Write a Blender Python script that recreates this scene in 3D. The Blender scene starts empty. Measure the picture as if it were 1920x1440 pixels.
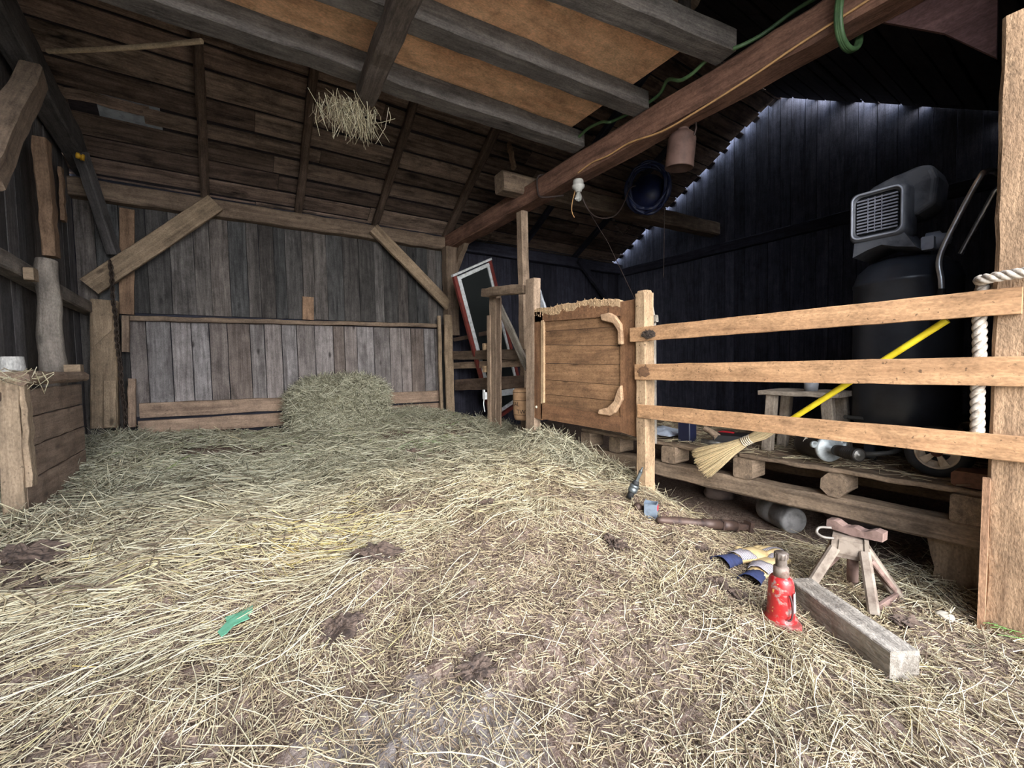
import bpy, math, random
import numpy as np
from mathutils import Vector, Matrix
random.seed(7)
C = bpy.context.scene.collection
V = Vector
# ------------------------------------------------------------------ camera calibration (frame 1920x1440)
F, CX, CY, H = 800.0, 960.0, 720.0, 1.10
_d = V((417 - CX, 697 - CY, F)).normalized()
_x = V((2139 - CX, 658 - CY, F)); _x = (_x - _d * _x.dot(_d)).normalized()
_u = _x.cross(_d)
if _u.y > 0: _u = -_u
RX, RY, RZ = _x, _d, _u
CAM = V((0, 0, H))
def ray(px, py):
    c = V((px - CX, py - CY, F)); return V((RX.dot(c), RY.dot(c), RZ.dot(c)))
def P(px, py, x=None, y=None, z=None):
    """the point of a building plane (x, y or z = const) that is seen at a pixel of the photograph"""
    r = ray(px, py)
    t = x / r.x if x is not None else (y / r.y if y is not None else (z - H) / r.z)
    return CAM + r * t
def PP(px, py, p, n):
    r = ray(px, py); return CAM + r * ((V(p) - CAM).dot(V(n)) / r.dot(V(n)))
def G(px, py, dz=0.0):
    z = 0.1
    for _ in range(40):
        p = P(px, py, z=min(z + dz, 0.9)); z = 0.5 * z + 0.5 * float(hz(p.x, p.y))
    return p
# ------------------------------------------------------------------ numpy value noise
def _hash(i, j, s):
    n = (i * 374761393 + j * 668265263 + s * 974711) & 0x7fffffff
    n = ((n ^ (n >> 13)) * 1274126177) & 0x7fffffff
    return ((n ^ (n >> 16)) & 0xffff) / 65535.0
def vnoise(x, y, s=0):
    x = np.asarray(x, float); y = np.asarray(y, float)
    i = np.floor(x).astype(np.int64); j = np.floor(y).astype(np.int64)
    u = x - i; v = y - j; u = u * u * (3 - 2 * u); v = v * v * (3 - 2 * v)
    a = _hash(i, j, s); b = _hash(i + 1, j, s); c = _hash(i, j + 1, s); d = _hash(i + 1, j + 1, s)
    return (a * (1 - u) + b * u) * (1 - v) + (c * (1 - u) + d * u) * v
def fbm(x, y, s=0, o=4):
    r = 0; a = 0.5; t = 0
    for k in range(o):
        r = r + a * vnoise(x * 2 ** k, y * 2 ** k, s + k * 17); t += a; a *= 0.5
    return r / t
def sstep(a, b, x):
    t = np.clip((np.asarray(x, float) - a) / (b - a), 0, 1); return t * t * (3 - 2 * t)
def hz(x, y):
    """height of the bedding"""
    x = np.asarray(x, float); y = np.asarray(y, float)
    b = np.interp(y, [0.5, 1.0, 2.0, 3.0, 4.5, 6.4], [0.0, 0.035, 0.17, 0.22, 0.27, 0.30])
    b = b + np.clip(0.6 - x, 0, 1.6) * 0.055 * sstep(1.2, 3.2, y)
    edge = np.interp(y, [0.4, 1.5, 2.2, 3.5, 4.5], [1.9, 2.3, 2.62, 2.8, 3.0])
    b = b * (1 - sstep(edge - 0.1, edge + 0.32, x))
    b = b + 0.13 * np.exp(-(((x - 2.42) / 0.22) ** 2 + ((y - 3.1) / 0.5) ** 2))
    b = b + 0.05 * np.exp(-(((x - 2.8) / 0.4) ** 2 + ((y - 5.2) / 0.9) ** 2))
    b = b + 0.10 * np.exp(-(((x - 2.1) / 0.7) ** 2 + ((y - 6.0) / 0.35) ** 2))
    inside = sstep(0.0, 0.5, y) * (1 - sstep(2.6, 3.1, x))
    b = b + (fbm(x * 2.1, y * 2.1, 3, 3) - 0.5) * 0.10 * inside * sstep(0.3, 1.6, y)
    b = b + (fbm(x * 6.5, y * 6.5, 5, 3) - 0.5) * 0.06 * inside
    return b
# ------------------------------------------------------------------ mesh builder
class MB:
    def __init__(s): s.v = []; s.f = []; s.g = []; s.r = []; s.m = []; s.smooth = []
    def add(s, verts, faces, gr=None, rn=None, mi=0, sm=False):
        o = len(s.v); rn = random.random() if rn is None else rn
        s.v += [V(p) for p in verts]
        if gr is None:
            off = V((random.random() * 40, random.random() * 40, random.random() * 40)); gr = [V(p) + off for p in verts]
        s.g += gr; s.r += [rn] * len(verts)
        for f in faces: s.f.append([i + o for i in f]); s.m.append(mi); s.smooth.append(sm)
        return s
    def beam(s, p0, p1, w, h, up=(0, 0, 1), n=1, jit=0.0, ch=None, rn=None, mi=0, taper=1.0, bow=0.0):
        """a sawn timber from p0 to p1: w across, h along 'up', chamfered edges, n stations with a wobble"""
        p0, p1 = V(p0), V(p1); a = p1 - p0; L = a.length; a.normalize(); u = V(up)
        sd = a.cross(u)
        if sd.length < 1e-4: sd = a.cross(V((1, 0, 0)))
        sd.normalize(); u = sd.cross(a).normalized()
        ch = min(w, h) * 0.1 if ch is None else ch
        off = V((random.random() * 60, random.random() * 60, random.random() * 60))
        vs = []; gr = []
        base = [(-1, -1, 1, 0), (-1, -1, 0, 1), (-1, 1, 0, -1), (-1, 1, 1, 0), (1, 1, -1, 0), (1, 1, 0, -1), (1, -1, 0, 1), (1, -1, -1, 0)]
        for i in range(n + 1):
            t = i / n; k = 1 + (taper - 1) * t
            jx = random.uniform(-jit, jit) if 0 < i < n else 0; jy = random.uniform(-jit, jit) if 0 < i < n else 0
            b = bow * math.sin(math.pi * t)
            for (sx, sy, cx, cy) in base:
                x = (sx * w / 2 + cx * ch) * k + jx + random.uniform(-jit, jit) * 0.6; y = (sy * h / 2 + cy * ch) * k + jy + b + random.uniform(-jit, jit) * 0.6
                vs.append(p0 + a * (t * L) + sd * x + u * y); gr.append(off + V((t * L, x, y)))
        fs = []
        for i in range(n):
            for j in range(8):
                q = i * 8 + j; r = i * 8 + (j + 1) % 8; fs.append([q, q + 8, r + 8, r])
        rn = random.random() if rn is None else rn
        s.add(vs, fs, gr, rn, mi)
        for e, rev in ((0, False), (n, True)):
            cap = [vs[e * 8 + j] for j in range(8)]
            cg = [off + V((e * 3.1 + (p - p0).dot(sd) * 6, (p - p0).dot(u) * 1.5, (p - p0).dot(sd) * 1.5)) for p in cap]
            s.add(cap, [list(range(8))[::-1] if rev else list(range(8))], cg, rn, mi)
        return s
    def tube(s, pts, rad, n=8, rn=None, mi=0, sm=True, cap=True):
        pts = [V(p) for p in pts]; N = len(pts); vs = []; gr = []
        off = V((random.random() * 60, random.random() * 60, random.random() * 60)); L = 0; nv = None
        for i, p in enumerate(pts):
            t = (pts[min(i + 1, N - 1)] - pts[max(i - 1, 0)])
            t = t.normalized() if t.length > 1e-9 else V((0, 0, 1))
            if nv is None:
                nv = t.cross(V((0, 0, 1)))
                if nv.length < 0.05: nv = t.cross(V((1, 0, 0)))
            nv = (nv - t * nv.dot(t)).normalized(); bv = t.cross(nv)
            r = rad[i] if isinstance(rad, (list, tuple)) else rad
            if i: L += (p - pts[i - 1]).length
            for j in range(n):
                a = 2 * math.pi * j / n; o = nv * (math.cos(a) * r) + bv * (math.sin(a) * r)
                vs.append(p + o); gr.append(off + V((L, math.cos(a) * r, math.sin(a) * r)))
        fs = []
        for i in range(N - 1):
            for j in range(n):
                k = (j + 1) % n; fs.append([i * n + j, i * n + k, (i + 1) * n + k, (i + 1) * n + j])
        rn = random.random() if rn is None else rn
        s.add(vs, fs, gr, rn, mi, sm)
        if cap:
            for e, rev in ((0, True), (N - 1, False)):
                cv = [vs[e * n + j] for j in range(n)]
                s.add(cv, [list(range(n))[::-1] if rev else list(range(n))], [off + (q - pts[e]) * 3 for q in cv], rn, mi)
        return s
    def lathe(s, o, ax, prof, n=24, mi=0, rn=None, sm=True, ref=None):
        """prof: (distance along ax, radius)"""
        o = V(o); ax = V(ax).normalized(); x = V(ref) if ref else ax.orthogonal(); x = (x - ax * x.dot(ax)).normalized(); y = ax.cross(x)
        vs = []
        for (h, r) in prof:
            for j in range(n):
                a = 2 * math.pi * j / n; vs.append(o + ax * h + x * (math.cos(a) * r) + y * (math.sin(a) * r))
        fs = []
        for i in range(len(prof) - 1):
            for j in range(n):
                k = (j + 1) % n; fs.append([i * n + j, i * n + k, (i + 1) * n + k, (i + 1) * n + j])
        if prof[0][1] > 1e-5: fs.append(list(range(n))[::-1])
        if prof[-1][1] > 1e-5: fs.append([(len(prof) - 1) * n + j for j in range(n)])
        s.add(vs, fs, None, rn, mi, sm); return s
    def prism(s, pts, ext, mi=0, rn=None, gr=None):
        """a polygon pushed along ext"""
        pts = [V(p) for p in pts]; e = V(ext); n = len(pts)
        vs = pts + [p + e for p in pts]
        g2 = None
        if gr:   # along-direction for the grain
            a = V(gr).normalized(); b = e.normalized(); c = a.cross(b); off = V((random.random() * 60, random.random() * 60, random.random() * 60))
            g2 = [off + V((p.dot(a), p.dot(c), p.dot(b))) for p in vs]
        fs = [list(range(n)), [n + i for i in range(n)][::-1]] + [[i, i + n, (i + 1) % n + n, (i + 1) % n] for i in range(n)]
        s.add(vs, fs, g2, rn, mi); return s
    def box(s, c, size, yaw=0, mi=0, rn=None, ch=None, axis='x'):
        c = V(c); m = Matrix.Rotation(yaw, 3, 'Z')
        if axis == 'x': return s.beam(c - m @ V((size[0] / 2, 0, 0)), c + m @ V((size[0] / 2, 0, 0)), size[1], size[2], mi=mi, rn=rn, ch=ch)
        if axis == 'y': return s.beam(c - m @ V((0, size[1] / 2, 0)), c + m @ V((0, size[1] / 2, 0)), size[0], size[2], mi=mi, rn=rn, ch=ch)
        return s.beam(c - V((0, 0, size[2] / 2)), c + V((0, 0, size[2] / 2)), size[0], size[1], up=m @ V((0, 1, 0)), mi=mi, rn=rn, ch=ch)
    def blob(s, c, r, seed=0, amp=0.25, fr=2.0, n=16, mi=0, rot=0, sm=True):
        """an irregular lump"""
        c = V(c); vs = []; m = Matrix.Rotation(rot, 3, 'Z')
        for i in range(n + 1):
            th = math.pi * i / n
            for j in range(2 * n):
                ph = math.pi * j / n; d = V((math.sin(th) * math.cos(ph), math.sin(th) * math.sin(ph), math.cos(th)))
                k = 1 + amp * (float(fbm(d.x * fr + 9 + seed * 3.1 + d.z * fr * 0.7, d.y * fr + 9 - d.z * fr * 0.6, seed, 4)) - 0.5) * 2
                vs.append(c + m @ V((d.x * r[0] * k, d.y * r[1] * k, d.z * r[2] * k)))
        fs = []
        for i in range(n):
            for j in range(2 * n):
                k = (j + 1) % (2 * n); a = i * 2 * n
                fs.append([a + j, a + 2 * n + j, a + 2 * n + k, a + k])
        s.add(vs, fs, None, None, mi, sm); return s
    def build(s, name, mats, parent=None, loc=None):
        me = bpy.data.meshes.new(name)
        if parent is not None:
            q = parent
            while q.parent: q = q.parent
            o = V(q.location)
        elif loc is not None: o = V(loc)
        else:
            xs = [p.x for p in s.v]; ys = [p.y for p in s.v]; zs = [p.z for p in s.v]
            o = V(((min(xs) + max(xs)) / 2, (min(ys) + max(ys)) / 2, min(zs)))
        me.from_pydata([tuple(p - o) for p in s.v], [], s.f)
        if not isinstance(mats, (list, tuple)): mats = [mats]
        for m in mats: me.materials.append(m)
        me.polygons.foreach_set('material_index', s.m); me.polygons.foreach_set('use_smooth', s.smooth)
        a = me.attributes.new('gr', 'FLOAT_VECTOR', 'POINT'); a.data.foreach_set('vector', [c for g in s.g for c in g])
        a = me.attributes.new('rn', 'FLOAT', 'POINT'); a.data.foreach_set('value', s.r)
        me.update(); ob = bpy.data.objects.new(name, me); C.objects.link(ob)
        if parent is not None: ob.parent = parent
        else: ob.location = o
        return ob
def tag(o, label=None, cat=None, group=None, kind=None):
    if label: o['label'] = label
    if cat: o['category'] = cat
    if group: o['group'] = group
    if kind: o['kind'] = kind
    return o
def thing(name, label, cat, loc, group=None):
    o = bpy.data.objects.new(name, None); o.empty_display_size = 0.1; C.objects.link(o); o.location = V(loc)
    return tag(o, label, cat, group)
def bez(pts, k=8):
    """a smooth path through points (Catmull-Rom)"""
    pts = [V(p) for p in pts]; out = []
    for i in range(len(pts) - 1):
        a, b, c, d = pts[max(i - 1, 0)], pts[i], pts[i + 1], pts[min(i + 2, len(pts) - 1)]
        for j in range(k):
            t = j / k
            out.append(0.5 * ((2 * b) + (c - a) * t + (2 * a - 5 * b + 4 * c - d) * t * t + (3 * b - a - 3 * c + d) * t ** 3))
    out.append(pts[-1]); return out
# ------------------------------------------------------------------ materials
def lin(r, g, b):
    f = lambda c: (c / 255 / 12.92) if c / 255 <= 0.04045 else ((c / 255 + 0.055) / 1.055) ** 2.4
    return (f(r), f(g), f(b), 1)
class NT:
    def __init__(s, name):
        s.m = bpy.data.materials.new(name); s.m.use_nodes = True; s.t = s.m.node_tree; s.n = s.t.nodes; s.l = s.t.links
        s.b = s.n['Principled BSDF']
    def node(s, t, **k):
        n = s.n.new(t)
        for a, v in k.items(): setattr(n, a, v)
        return n
    def link(s, a, b): s.l.new(a, b)
    def attr(s, name): return s.node('ShaderNodeAttribute', attribute_name=name)
    def vmul(s, vec, k):
        n = s.node('ShaderNodeVectorMath', operation='MULTIPLY'); s.link(vec, n.inputs[0]); n.inputs[1].default_value = k; return n.outputs[0]
    def noise(s, vec, sc=1, det=4, dist=0, rough=0.55):
        n = s.node('ShaderNodeTexNoise'); n.inputs['Scale'].default_value = sc; n.inputs['Detail'].default_value = det
        n.inputs['Distortion'].default_value = dist; n.inputs['Roughness'].default_value = rough; s.link(vec, n.inputs['Vector']); return n.outputs['Fac']
    def ramp(s, fac, stops):
        n = s.node('ShaderNodeValToRGB'); e = n.color_ramp.elements
        while len(e) < len(stops): e.new(0.5)
        for i, (p, c) in enumerate(stops): e[i].position = p; e[i].color = c if len(c) == 4 else (*c, 1)
        s.link(fac, n.inputs[0]); return n.outputs[0]
    def mix(s, fac, a, b, mode='MIX'):
        n = s.node('ShaderNodeMix', data_type='RGBA', blend_type=mode)
        for sock, v in ((n.inputs[0], fac), (n.inputs[6], a), (n.inputs[7], b)):
            if hasattr(v, 'is_linked'): s.link(v, sock)
            else: sock.default_value = v
        return n.outputs[2]
    def math(s, op, a, b=0.0, clamp=False):
        n = s.node('ShaderNodeMath', operation=op, use_clamp=clamp)
        for sock, v in ((n.inputs[0], a), (n.inputs[1], b)):
            if hasattr(v, 'is_linked'): s.link(v, sock)
            else: sock.default_value = v
        return n.outputs[0]
    def bump(s, h, strength=0.3, dist=0.01):
        n = s.node('ShaderNodeBump'); n.inputs['Strength'].default_value = strength; n.inputs['Distance'].default_value = dist
        s.link(h, n.inputs['Height']); s.link(n.outputs[0], s.b.inputs['Normal'])
    def out(s, col=None, rough=0.8, metal=0.0):
        if col is not None:
            if hasattr(col, 'is_linked'): s.link(col, s.b.inputs['Base Color'])
            else: s.b.inputs['Base Color'].default_value = col
        if hasattr(rough, 'is_linked'): s.link(rough, s.b.inputs['Roughness'])
        else: s.b.inputs['Roughness'].default_value = rough
        s.b.inputs['Metallic'].default_value = metal; return s.m
def wood(name, dark, light, var=0.35, stain=0.5, stain_col=(35, 28, 24), knots=0.6, grain=14, rough=0.85, bump=0.35, specks=0.0, hue=None):
    k = NT(name); gr = k.attr('gr').outputs['Vector']; rn = k.attr('rn').outputs['Fac']
    g = k.noise(k.vmul(gr, (1.1, grain, grain)), 1.6, 6, 0.6, 0.6)
    g2 = k.noise(k.vmul(gr, (3, grain * 6, grain * 6)), 1.0, 3)
    gm = k.math('ADD', k.math('MULTIPLY', g, 0.72), k.math('MULTIPLY', g2, 0.28))
    col = k.ramp(gm, [(0.30, lin(*dark)), (0.68, lin(*light))])
    if hue: col = k.mix(k.math('MULTIPLY', k.math('FRACT', k.math('MULTIPLY', rn, 7.3)), 0.75), col, k.ramp(gm, [(0.3, lin(*hue[0])), (0.7, lin(*hue[1]))]))
    if stain > 0:
        st = k.noise(k.vmul(gr, (1.3, 4.5, 4.5)), 1.5, 5, 0.4, 0.65)
        col = k.mix(k.math('MULTIPLY', k.ramp(st, [(0.50, (0, 0, 0)), (0.74, (1, 1, 1))]), stain), col, lin(*stain_col))
    if knots > 0:
        vo = k.node('ShaderNodeTexVoronoi'); vo.inputs['Scale'].default_value = 1.0; k.link(k.vmul(gr, (2.4, 5.5, 5.5)), vo.inputs['Vector'])
        kn = k.ramp(vo.outputs['Distance'], [(0.06, (1, 1, 1)), (0.14, (0, 0, 0))])
        col = k.mix(k.math('MULTIPLY', kn, knots), col, lin(*[c * 0.45 for c in dark]))
    if specks > 0:
        sp = k.noise(gr, 55, 2); col = k.mix(k.math('MULTIPLY', k.ramp(sp, [(0.66, (0, 0, 0)), (0.72, (1, 1, 1))]), specks), col, lin(48, 36, 28))
    d1 = k.noise(gr, 7, 6, 0.3, 0.7); d2 = k.noise(k.vmul(gr, (0.5, 1, 1)), 120, 3)
    dirt = k.math('ADD', k.math('MULTIPLY', d1, 1.1), k.math('MULTIPLY', d2, 0.9))
    mul = k.math('ADD', k.math('MULTIPLY', k.math('SUBTRACT', dirt, 1.0), 1.25), 1.0)
    val = k.math('MULTIPLY', k.math('ADD', k.math('MULTIPLY', rn, 2 * var), 1 - var), k.math('MAXIMUM', mul, 0.3))
    hs = k.node('ShaderNodeHueSaturation'); k.link(col, hs.inputs['Color']); k.link(val, hs.inputs['Value']); hs.inputs['Saturation'].default_value = 0.82
    k.bump(k.math('ADD', gm, k.math('MULTIPLY', d2, 0.5)), bump, 0.012); k.b.inputs['Specular IOR Level'].default_value = 0.25
    return k.out(hs.outputs[0], rough)
def plain(name, c, rough=0.6, metal=0.0, c2=None, sc=12, bump=0.0, thr=(0.45, 0.65), spec=None):
    k = NT(name)
    co = k.node('ShaderNodeTexCoord').outputs['Object']
    n = k.noise(co, sc, 6, 0.2, 0.65)
    col = k.ramp(n, [(thr[0], lin(*c)), (thr[1], lin(*(c2 or [q * 0.86 for q in c])))])
    if bump: k.bump(n, bump, 0.006)
    if spec is not None: k.b.inputs['Specular IOR Level'].default_value = spec
    return k.out(col, rough, metal)
SKY, SKY_LOBE, EXPO = 2.0, 6.0, 1.0
# ------------------------------------------------------------------ wood kinds
W_UP = wood('weathered_grey_boards', (38, 38, 39), (94, 93, 92), 0.5, 0.6, (32, 29, 28), 0.5, hue=((48, 41, 37), (112, 100, 92)))
W_LOW = wood('stall_lining_boards', (84, 70, 63), (140, 124, 114), 0.24, 0.65, (54, 46, 44), 0.8, hue=((80, 78, 80), (150, 148, 150)))
W_LEFT = wood('left_wall_boards', (58, 55, 54), (112, 106, 104), 0.4, 0.5, (40, 38, 38), 0.4)
W_DARK = wood('shade_dark_bay_boards', (32, 32, 42), (60, 60, 76), 0.3, 0.4, (20, 20, 28), 0.2)  # low bluish tone paints in the deep shade of the closed bay
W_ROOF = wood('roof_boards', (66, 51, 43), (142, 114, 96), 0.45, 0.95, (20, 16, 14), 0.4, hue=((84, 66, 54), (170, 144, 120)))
W_RAFT = wood('rafter_wood', (72, 55, 44), (124, 100, 82), 0.2, 0.5, (40, 30, 26), 0.4)
W_PLATE = wood('timber_brown', (86, 68, 54), (140, 116, 92), 0.15, 0.5, (48, 38, 32), 0.5)
W_BRACE = wood('timber_tan', (112, 90, 66), (164, 138, 106), 0.12, 0.4, (60, 48, 38), 0.7, specks=0.5)
W_JOIST = wood('joist_grey', (66, 60, 58), (120, 112, 106), 0.12, 0.5, (42, 38, 36), 0.6, bump=0.6)
W_MAIN = wood('main_beam_wood', (86, 54, 40), (152, 104, 78), 0.05, 0.6, (50, 34, 28), 0.3)
W_PLY = wood('plywood', (206, 142, 88), (240, 186, 130), 0.06, 0.65, (136, 84, 50), 0.0, grain=3.0, bump=0.1)
W_RAIL = wood('fence_pine', (142, 98, 52), (188, 138, 82), 0.06, 0.45, (100, 68, 40), 0.5, specks=0.65, bump=0.2)
W_POST = wood('sawn_post', (118, 88, 58), (168, 132, 92), 0.05, 0.4, (90, 66, 44), 0.5, grain=9, specks=0.35, bump=0.6)
W_GATE = wood('gate_pine', (110, 74, 38), (158, 113, 64), 0.12, 0.6, (68, 46, 30), 0.7, specks=0.6, bump=0.3)
W_GATEF = wood('gate_frame_pine', (104, 66, 33), (144, 97, 51), 0.06, 0.55, (64, 42, 26), 0.4, specks=0.4, bump=0.3)
W_CHEW = wood('chewed_wood', (160, 124, 82), (202, 168, 120), 0.08, 0.6, (100, 66, 42), 0.0, grain=4, bump=0.9)
W_STALL = wood('stall_post_wood', (118, 96, 76), (182, 152, 122), 0.12, 0.5, (70, 54, 42), 0.4, specks=0.4, bump=0.4)
W_ROOFD = wood('shade_dark_roof_boards', (34, 28, 30), (62, 52, 54), 0.3, 0.6, (20, 16, 18), 0.2)  # shade put into the colour: front slope boards, roof sheet, bridging blocks
W_GABLE = wood('gable_boards', (50, 51, 63), (90, 92, 110), 0.25, 0.4, (40, 41, 50), 0.3)
W_PAL = wood('pallet_wood', (92, 76, 60), (156, 130, 102), 0.15, 0.5, (54, 42, 34), 0.4, specks=0.35, bump=0.5)
W_BLOCK = wood('grey_block_wood', (92, 82, 72), (172, 162, 148), 0.05, 0.55, (70, 60, 52), 0.2, grain=9, bump=1.0)
W_PANEL = wood('manger_wood', (112, 88, 70), (160, 132, 106), 0.12, 0.5, (76, 58, 48), 0.4, specks=0.5)
W_LOG = wood('barked_log', (92, 82, 74), (150, 138, 124), 0.05, 0.5, (66, 54, 46), 0.5, grain=8, bump=0.9)
W_ORANGE = wood('orange_timber', (104, 76, 52), (152, 116, 82), 0.05, 0.4, (66, 48, 36), 0.3)
# ------------------------------------------------------------------ plan of the barn (metres)
XL, XR, XB, YW, YF = -1.25, 7.23, 3.06, 6.45, 0.12
SL = 0.55
XE = XR - 0.125
def zr(y):                                         # underside of the rafters
    return 3.20 + SL * (6.4 - y) if y > 3.2 else 3.20 + SL * 3.2 - 0.58 * (3.2 - y)
def ground(xs, ys):
    X, Y = np.meshgrid(xs, ys); Z = hz(X, Y)
    rough = (fbm(X * 16, Y * 16, 8, 3) - 0.5) * 0.05 + (fbm(X * 45, Y * 45, 9, 2) - 0.5) * 0.016
    Z = Z + rough * sstep(0.0, 0.4, Y) * (1 - sstep(2.7, 3.2, X)) * (1 - sstep(3.6, 4.6, Y) * 0.7)
    return X, Y, Z
xs = np.concatenate([np.linspace(-16, -1.4, 16), np.arange(-1.3, 3.2, 0.024), np.linspace(3.3, 7.4, 12), np.linspace(8.4, 18, 8)])
ys = np.concatenate([np.linspace(-18, -0.7, 20), np.arange(-0.5, 0.2, 0.1), np.arange(0.2, 4.2, 0.022), np.arange(4.2, 6.8, 0.05)])
X, Y, Z = ground(xs, ys)
nx, ny = len(xs), len(ys)
me = bpy.data.meshes.new('floor')
idx = np.arange(nx * ny).reshape(ny, nx)
quads = np.stack([idx[:-1, :-1], idx[:-1, 1:], idx[1:, 1:], idx[1:, :-1]], -1).reshape(-1, 4)
me.from_pydata(np.stack([X, Y, Z], -1).reshape(-1, 3).tolist(), [], quads.tolist())
me.polygons.foreach_set('use_smooth', [True] * len(me.polygons))
k = NT('trodden_bedding'); co = k.node('ShaderNodeNewGeometry').outputs['Position']
n1 = k.noise(co, 1.7, 6, 0.5, 0.6); n2 = k.noise(co, 38, 6, 0.3, 0.7); n3 = k.noise(co, 140, 3)
col = k.ramp(n1, [(0.36, lin(128, 108, 98)), (0.64, lin(164, 144, 130))])
col = k.mix(k.ramp(n2, [(0.40, (1, 1, 1)), (0.62, (0, 0, 0))]), col, lin(92, 74, 66))
col = k.mix(k.math('MULTIPLY', k.ramp(n3, [(0.50, (0, 0, 0)), (0.66, (1, 1, 1))]), 0.55), col, lin(190, 174, 156))
# the worn grey slab that shows through the litter near the opening, and the gravel yard outside
sx = k.node('ShaderNodeSeparateXYZ'); k.link(co, sx.inputs[0])
cp = P(800, 1400, z=0.03)
dx = k.math('MULTIPLY', k.math('SUBTRACT', sx.outputs[0], cp.x), 3.0); dy = k.math('MULTIPLY', k.math('SUBTRACT', sx.outputs[1], cp.y), 4.5)
dd = k.math('ADD', k.math('SQRT', k.math('ADD', k.math('MULTIPLY', dx, dx), k.math('MULTIPLY', dy, dy))), k.math('MULTIPLY', k.math('SUBTRACT', n1, 0.5), 3.0))
col = k.mix(k.ramp(dd, [(0.55, (1, 1, 1)), (0.95, (0, 0, 0))]), col, k.ramp(n2, [(0.3, lin(126, 116, 112)), (0.7, lin(164, 154, 148))]))
yard = k.ramp(n2, [(0.3, lin(168, 160, 146)), (0.7, lin(210, 204, 190))])
col = k.mix(k.math('GREATER_THAN', -0.45, sx.outputs[1]), col, yard)
k.bump(k.math('ADD', n2, k.math('MULTIPLY', n3, 0.5)), 0.7, 0.02)
me.materials.append(k.out(col, 0.95)); k.b.inputs['Specular IOR Level'].default_value = 0.15
fl = bpy.data.objects.new('floor', me); C.objects.link(fl); tag(fl, 'trodden brown manure and dirt floor of the barn', kind='structure')

# ------------------------------------------------------------------ walls
def board_wall(mb, a0, a1, z0, z1, at, axis, wmin, wmax, th, mi=0, backing=True, gap=0.004, proud=0.006):
    """vertical boards from a0 to a1 along an axis; at(a, depth) gives the point at z = 0"""
    a = a0
    while a < a1:
        w = min(random.uniform(wmin, wmax), a1 - a)
        if w < 0.03: break
        d = random.uniform(0, proud); zt = z1(a + w / 2) if callable(z1) else z1; zb = z0 + random.uniform(0, 0.006)
        b = at(a + w / 2, d); mb.beam(b + V((0, 0, zb)), b + V((0, 0, zt)), th if axis == 'y' else w - gap, w - gap if axis == 'y' else th, up=(0, 1, 0), n=5, jit=0.0018, ch=0.0025, mi=mi)
        a += w
# back wall: upper weathered boards, lower lining, boards toned dark for the bay's shade right of the corner post, outer cladding
mb = MB()
atb = lambda a, d: V((a, YW + 0.012 - d, 0))
board_wall(mb, XL, XB + 0.05, 1.79, 3.14, atb, 'x', 0.13, 0.23, 0.024, 0)
board_wall(mb, -0.86, 2.92, 0.60, 1.71, lambda a, d: V((a, YW - 0.006 - d, 0)), 'x', 0.15, 0.25, 0.026, 1, proud=0.012, gap=0.008)
board_wall(mb, XL, -0.86, 0.1, 1.79, atb, 'x', 0.13, 0.2, 0.024, 0)
board_wall(mb, 2.92, XB + 0.05, 0.1, 1.79, atb, 'x', 0.13, 0.2, 0.024, 0)
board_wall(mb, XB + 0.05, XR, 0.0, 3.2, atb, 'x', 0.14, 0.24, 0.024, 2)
mb.beam((XL - 0.1, YW + 0.045, 1.63), (XR + 0.1, YW + 0.045, 1.63), 0.03, 3.26, ch=0.001, mi=2)
tag(mb.build('wall_back', [W_UP, W_LOW, W_DARK]), 'back wall of grey vertical boards over brown lining boards', kind='structure')
# left wall
mb = MB()
board_wall(mb, -3.0, YW, 0.0, lambda a: zr(a) + 0.12, lambda a, d: V((XL - 0.02 + d, a, 0)), 'y', 0.14, 0.24, 0.024, 0, proud=0.012)
for a in np.arange(-3.0, YW, 0.3):
    zt = min(zr(a), zr(a + 0.3)); mb.beam((XL - 0.06, a + 0.15, 0), (XL - 0.06, a + 0.15, zt + 0.1), 0.03, 0.31, up=(0, 1, 0), ch=0.001)
tag(mb.build('wall_left', [W_LEFT]), 'left wall of dark grey vertical boards', kind='structure')
# right gable wall: its boards rise past the end of the roof, so daylight falls down their faces
mb = MB(); a = YF; i = 0
while a < YW:
    w = random.uniform(0.13, 0.21); y = a + w / 2; zt = zr(y) + 0.36
    s = (zr(y + 0.05) - zr(y - 0.05)) / 0.1
    z0, z1 = zt - s * w / 2, zt + s * w / 2; d = random.uniform(0, 0.012)
    mb.prism([(XR + d, a + 0.003, 0), (XR + d, a + w - 0.003, 0), (XR + d, a + w - 0.003, z1), (XR + d, a + 0.003, z0)], (0.024, 0, 0), gr=(0, 0, 1))
    mb.beam((XR + 0.05, a, 0), (XR + 0.05, a, zr(a) + 0.34), 0.02, 0.09, up=(0, 1, 0), ch=0.002)
    a += w; i += 1
tag(mb.build('wall_right', [W_GABLE]), 'dark gable wall whose boards catch daylight along the sloping roof edge', kind='structure')
# front wall of the closed bay beside the opening, and the boarding over the opening
mb = MB()
board_wall(mb, 2.66, XR + 0.02, -0.02, lambda a: zr(YF) + 0.15, lambda a, d: V((a, YF - 0.02 + d, 0)), 'x', 0.15, 0.24, 0.024, 0, proud=0.004)
mb.beam((2.66, YF - 0.06, 1.66), (XR + 0.1, YF - 0.06, 1.66), 0.03, 3.3, ch=0.001)
tag(mb.build('wall_front', [W_DARK]), 'dark boarded front wall of the closed bay', kind='structure')
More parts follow.
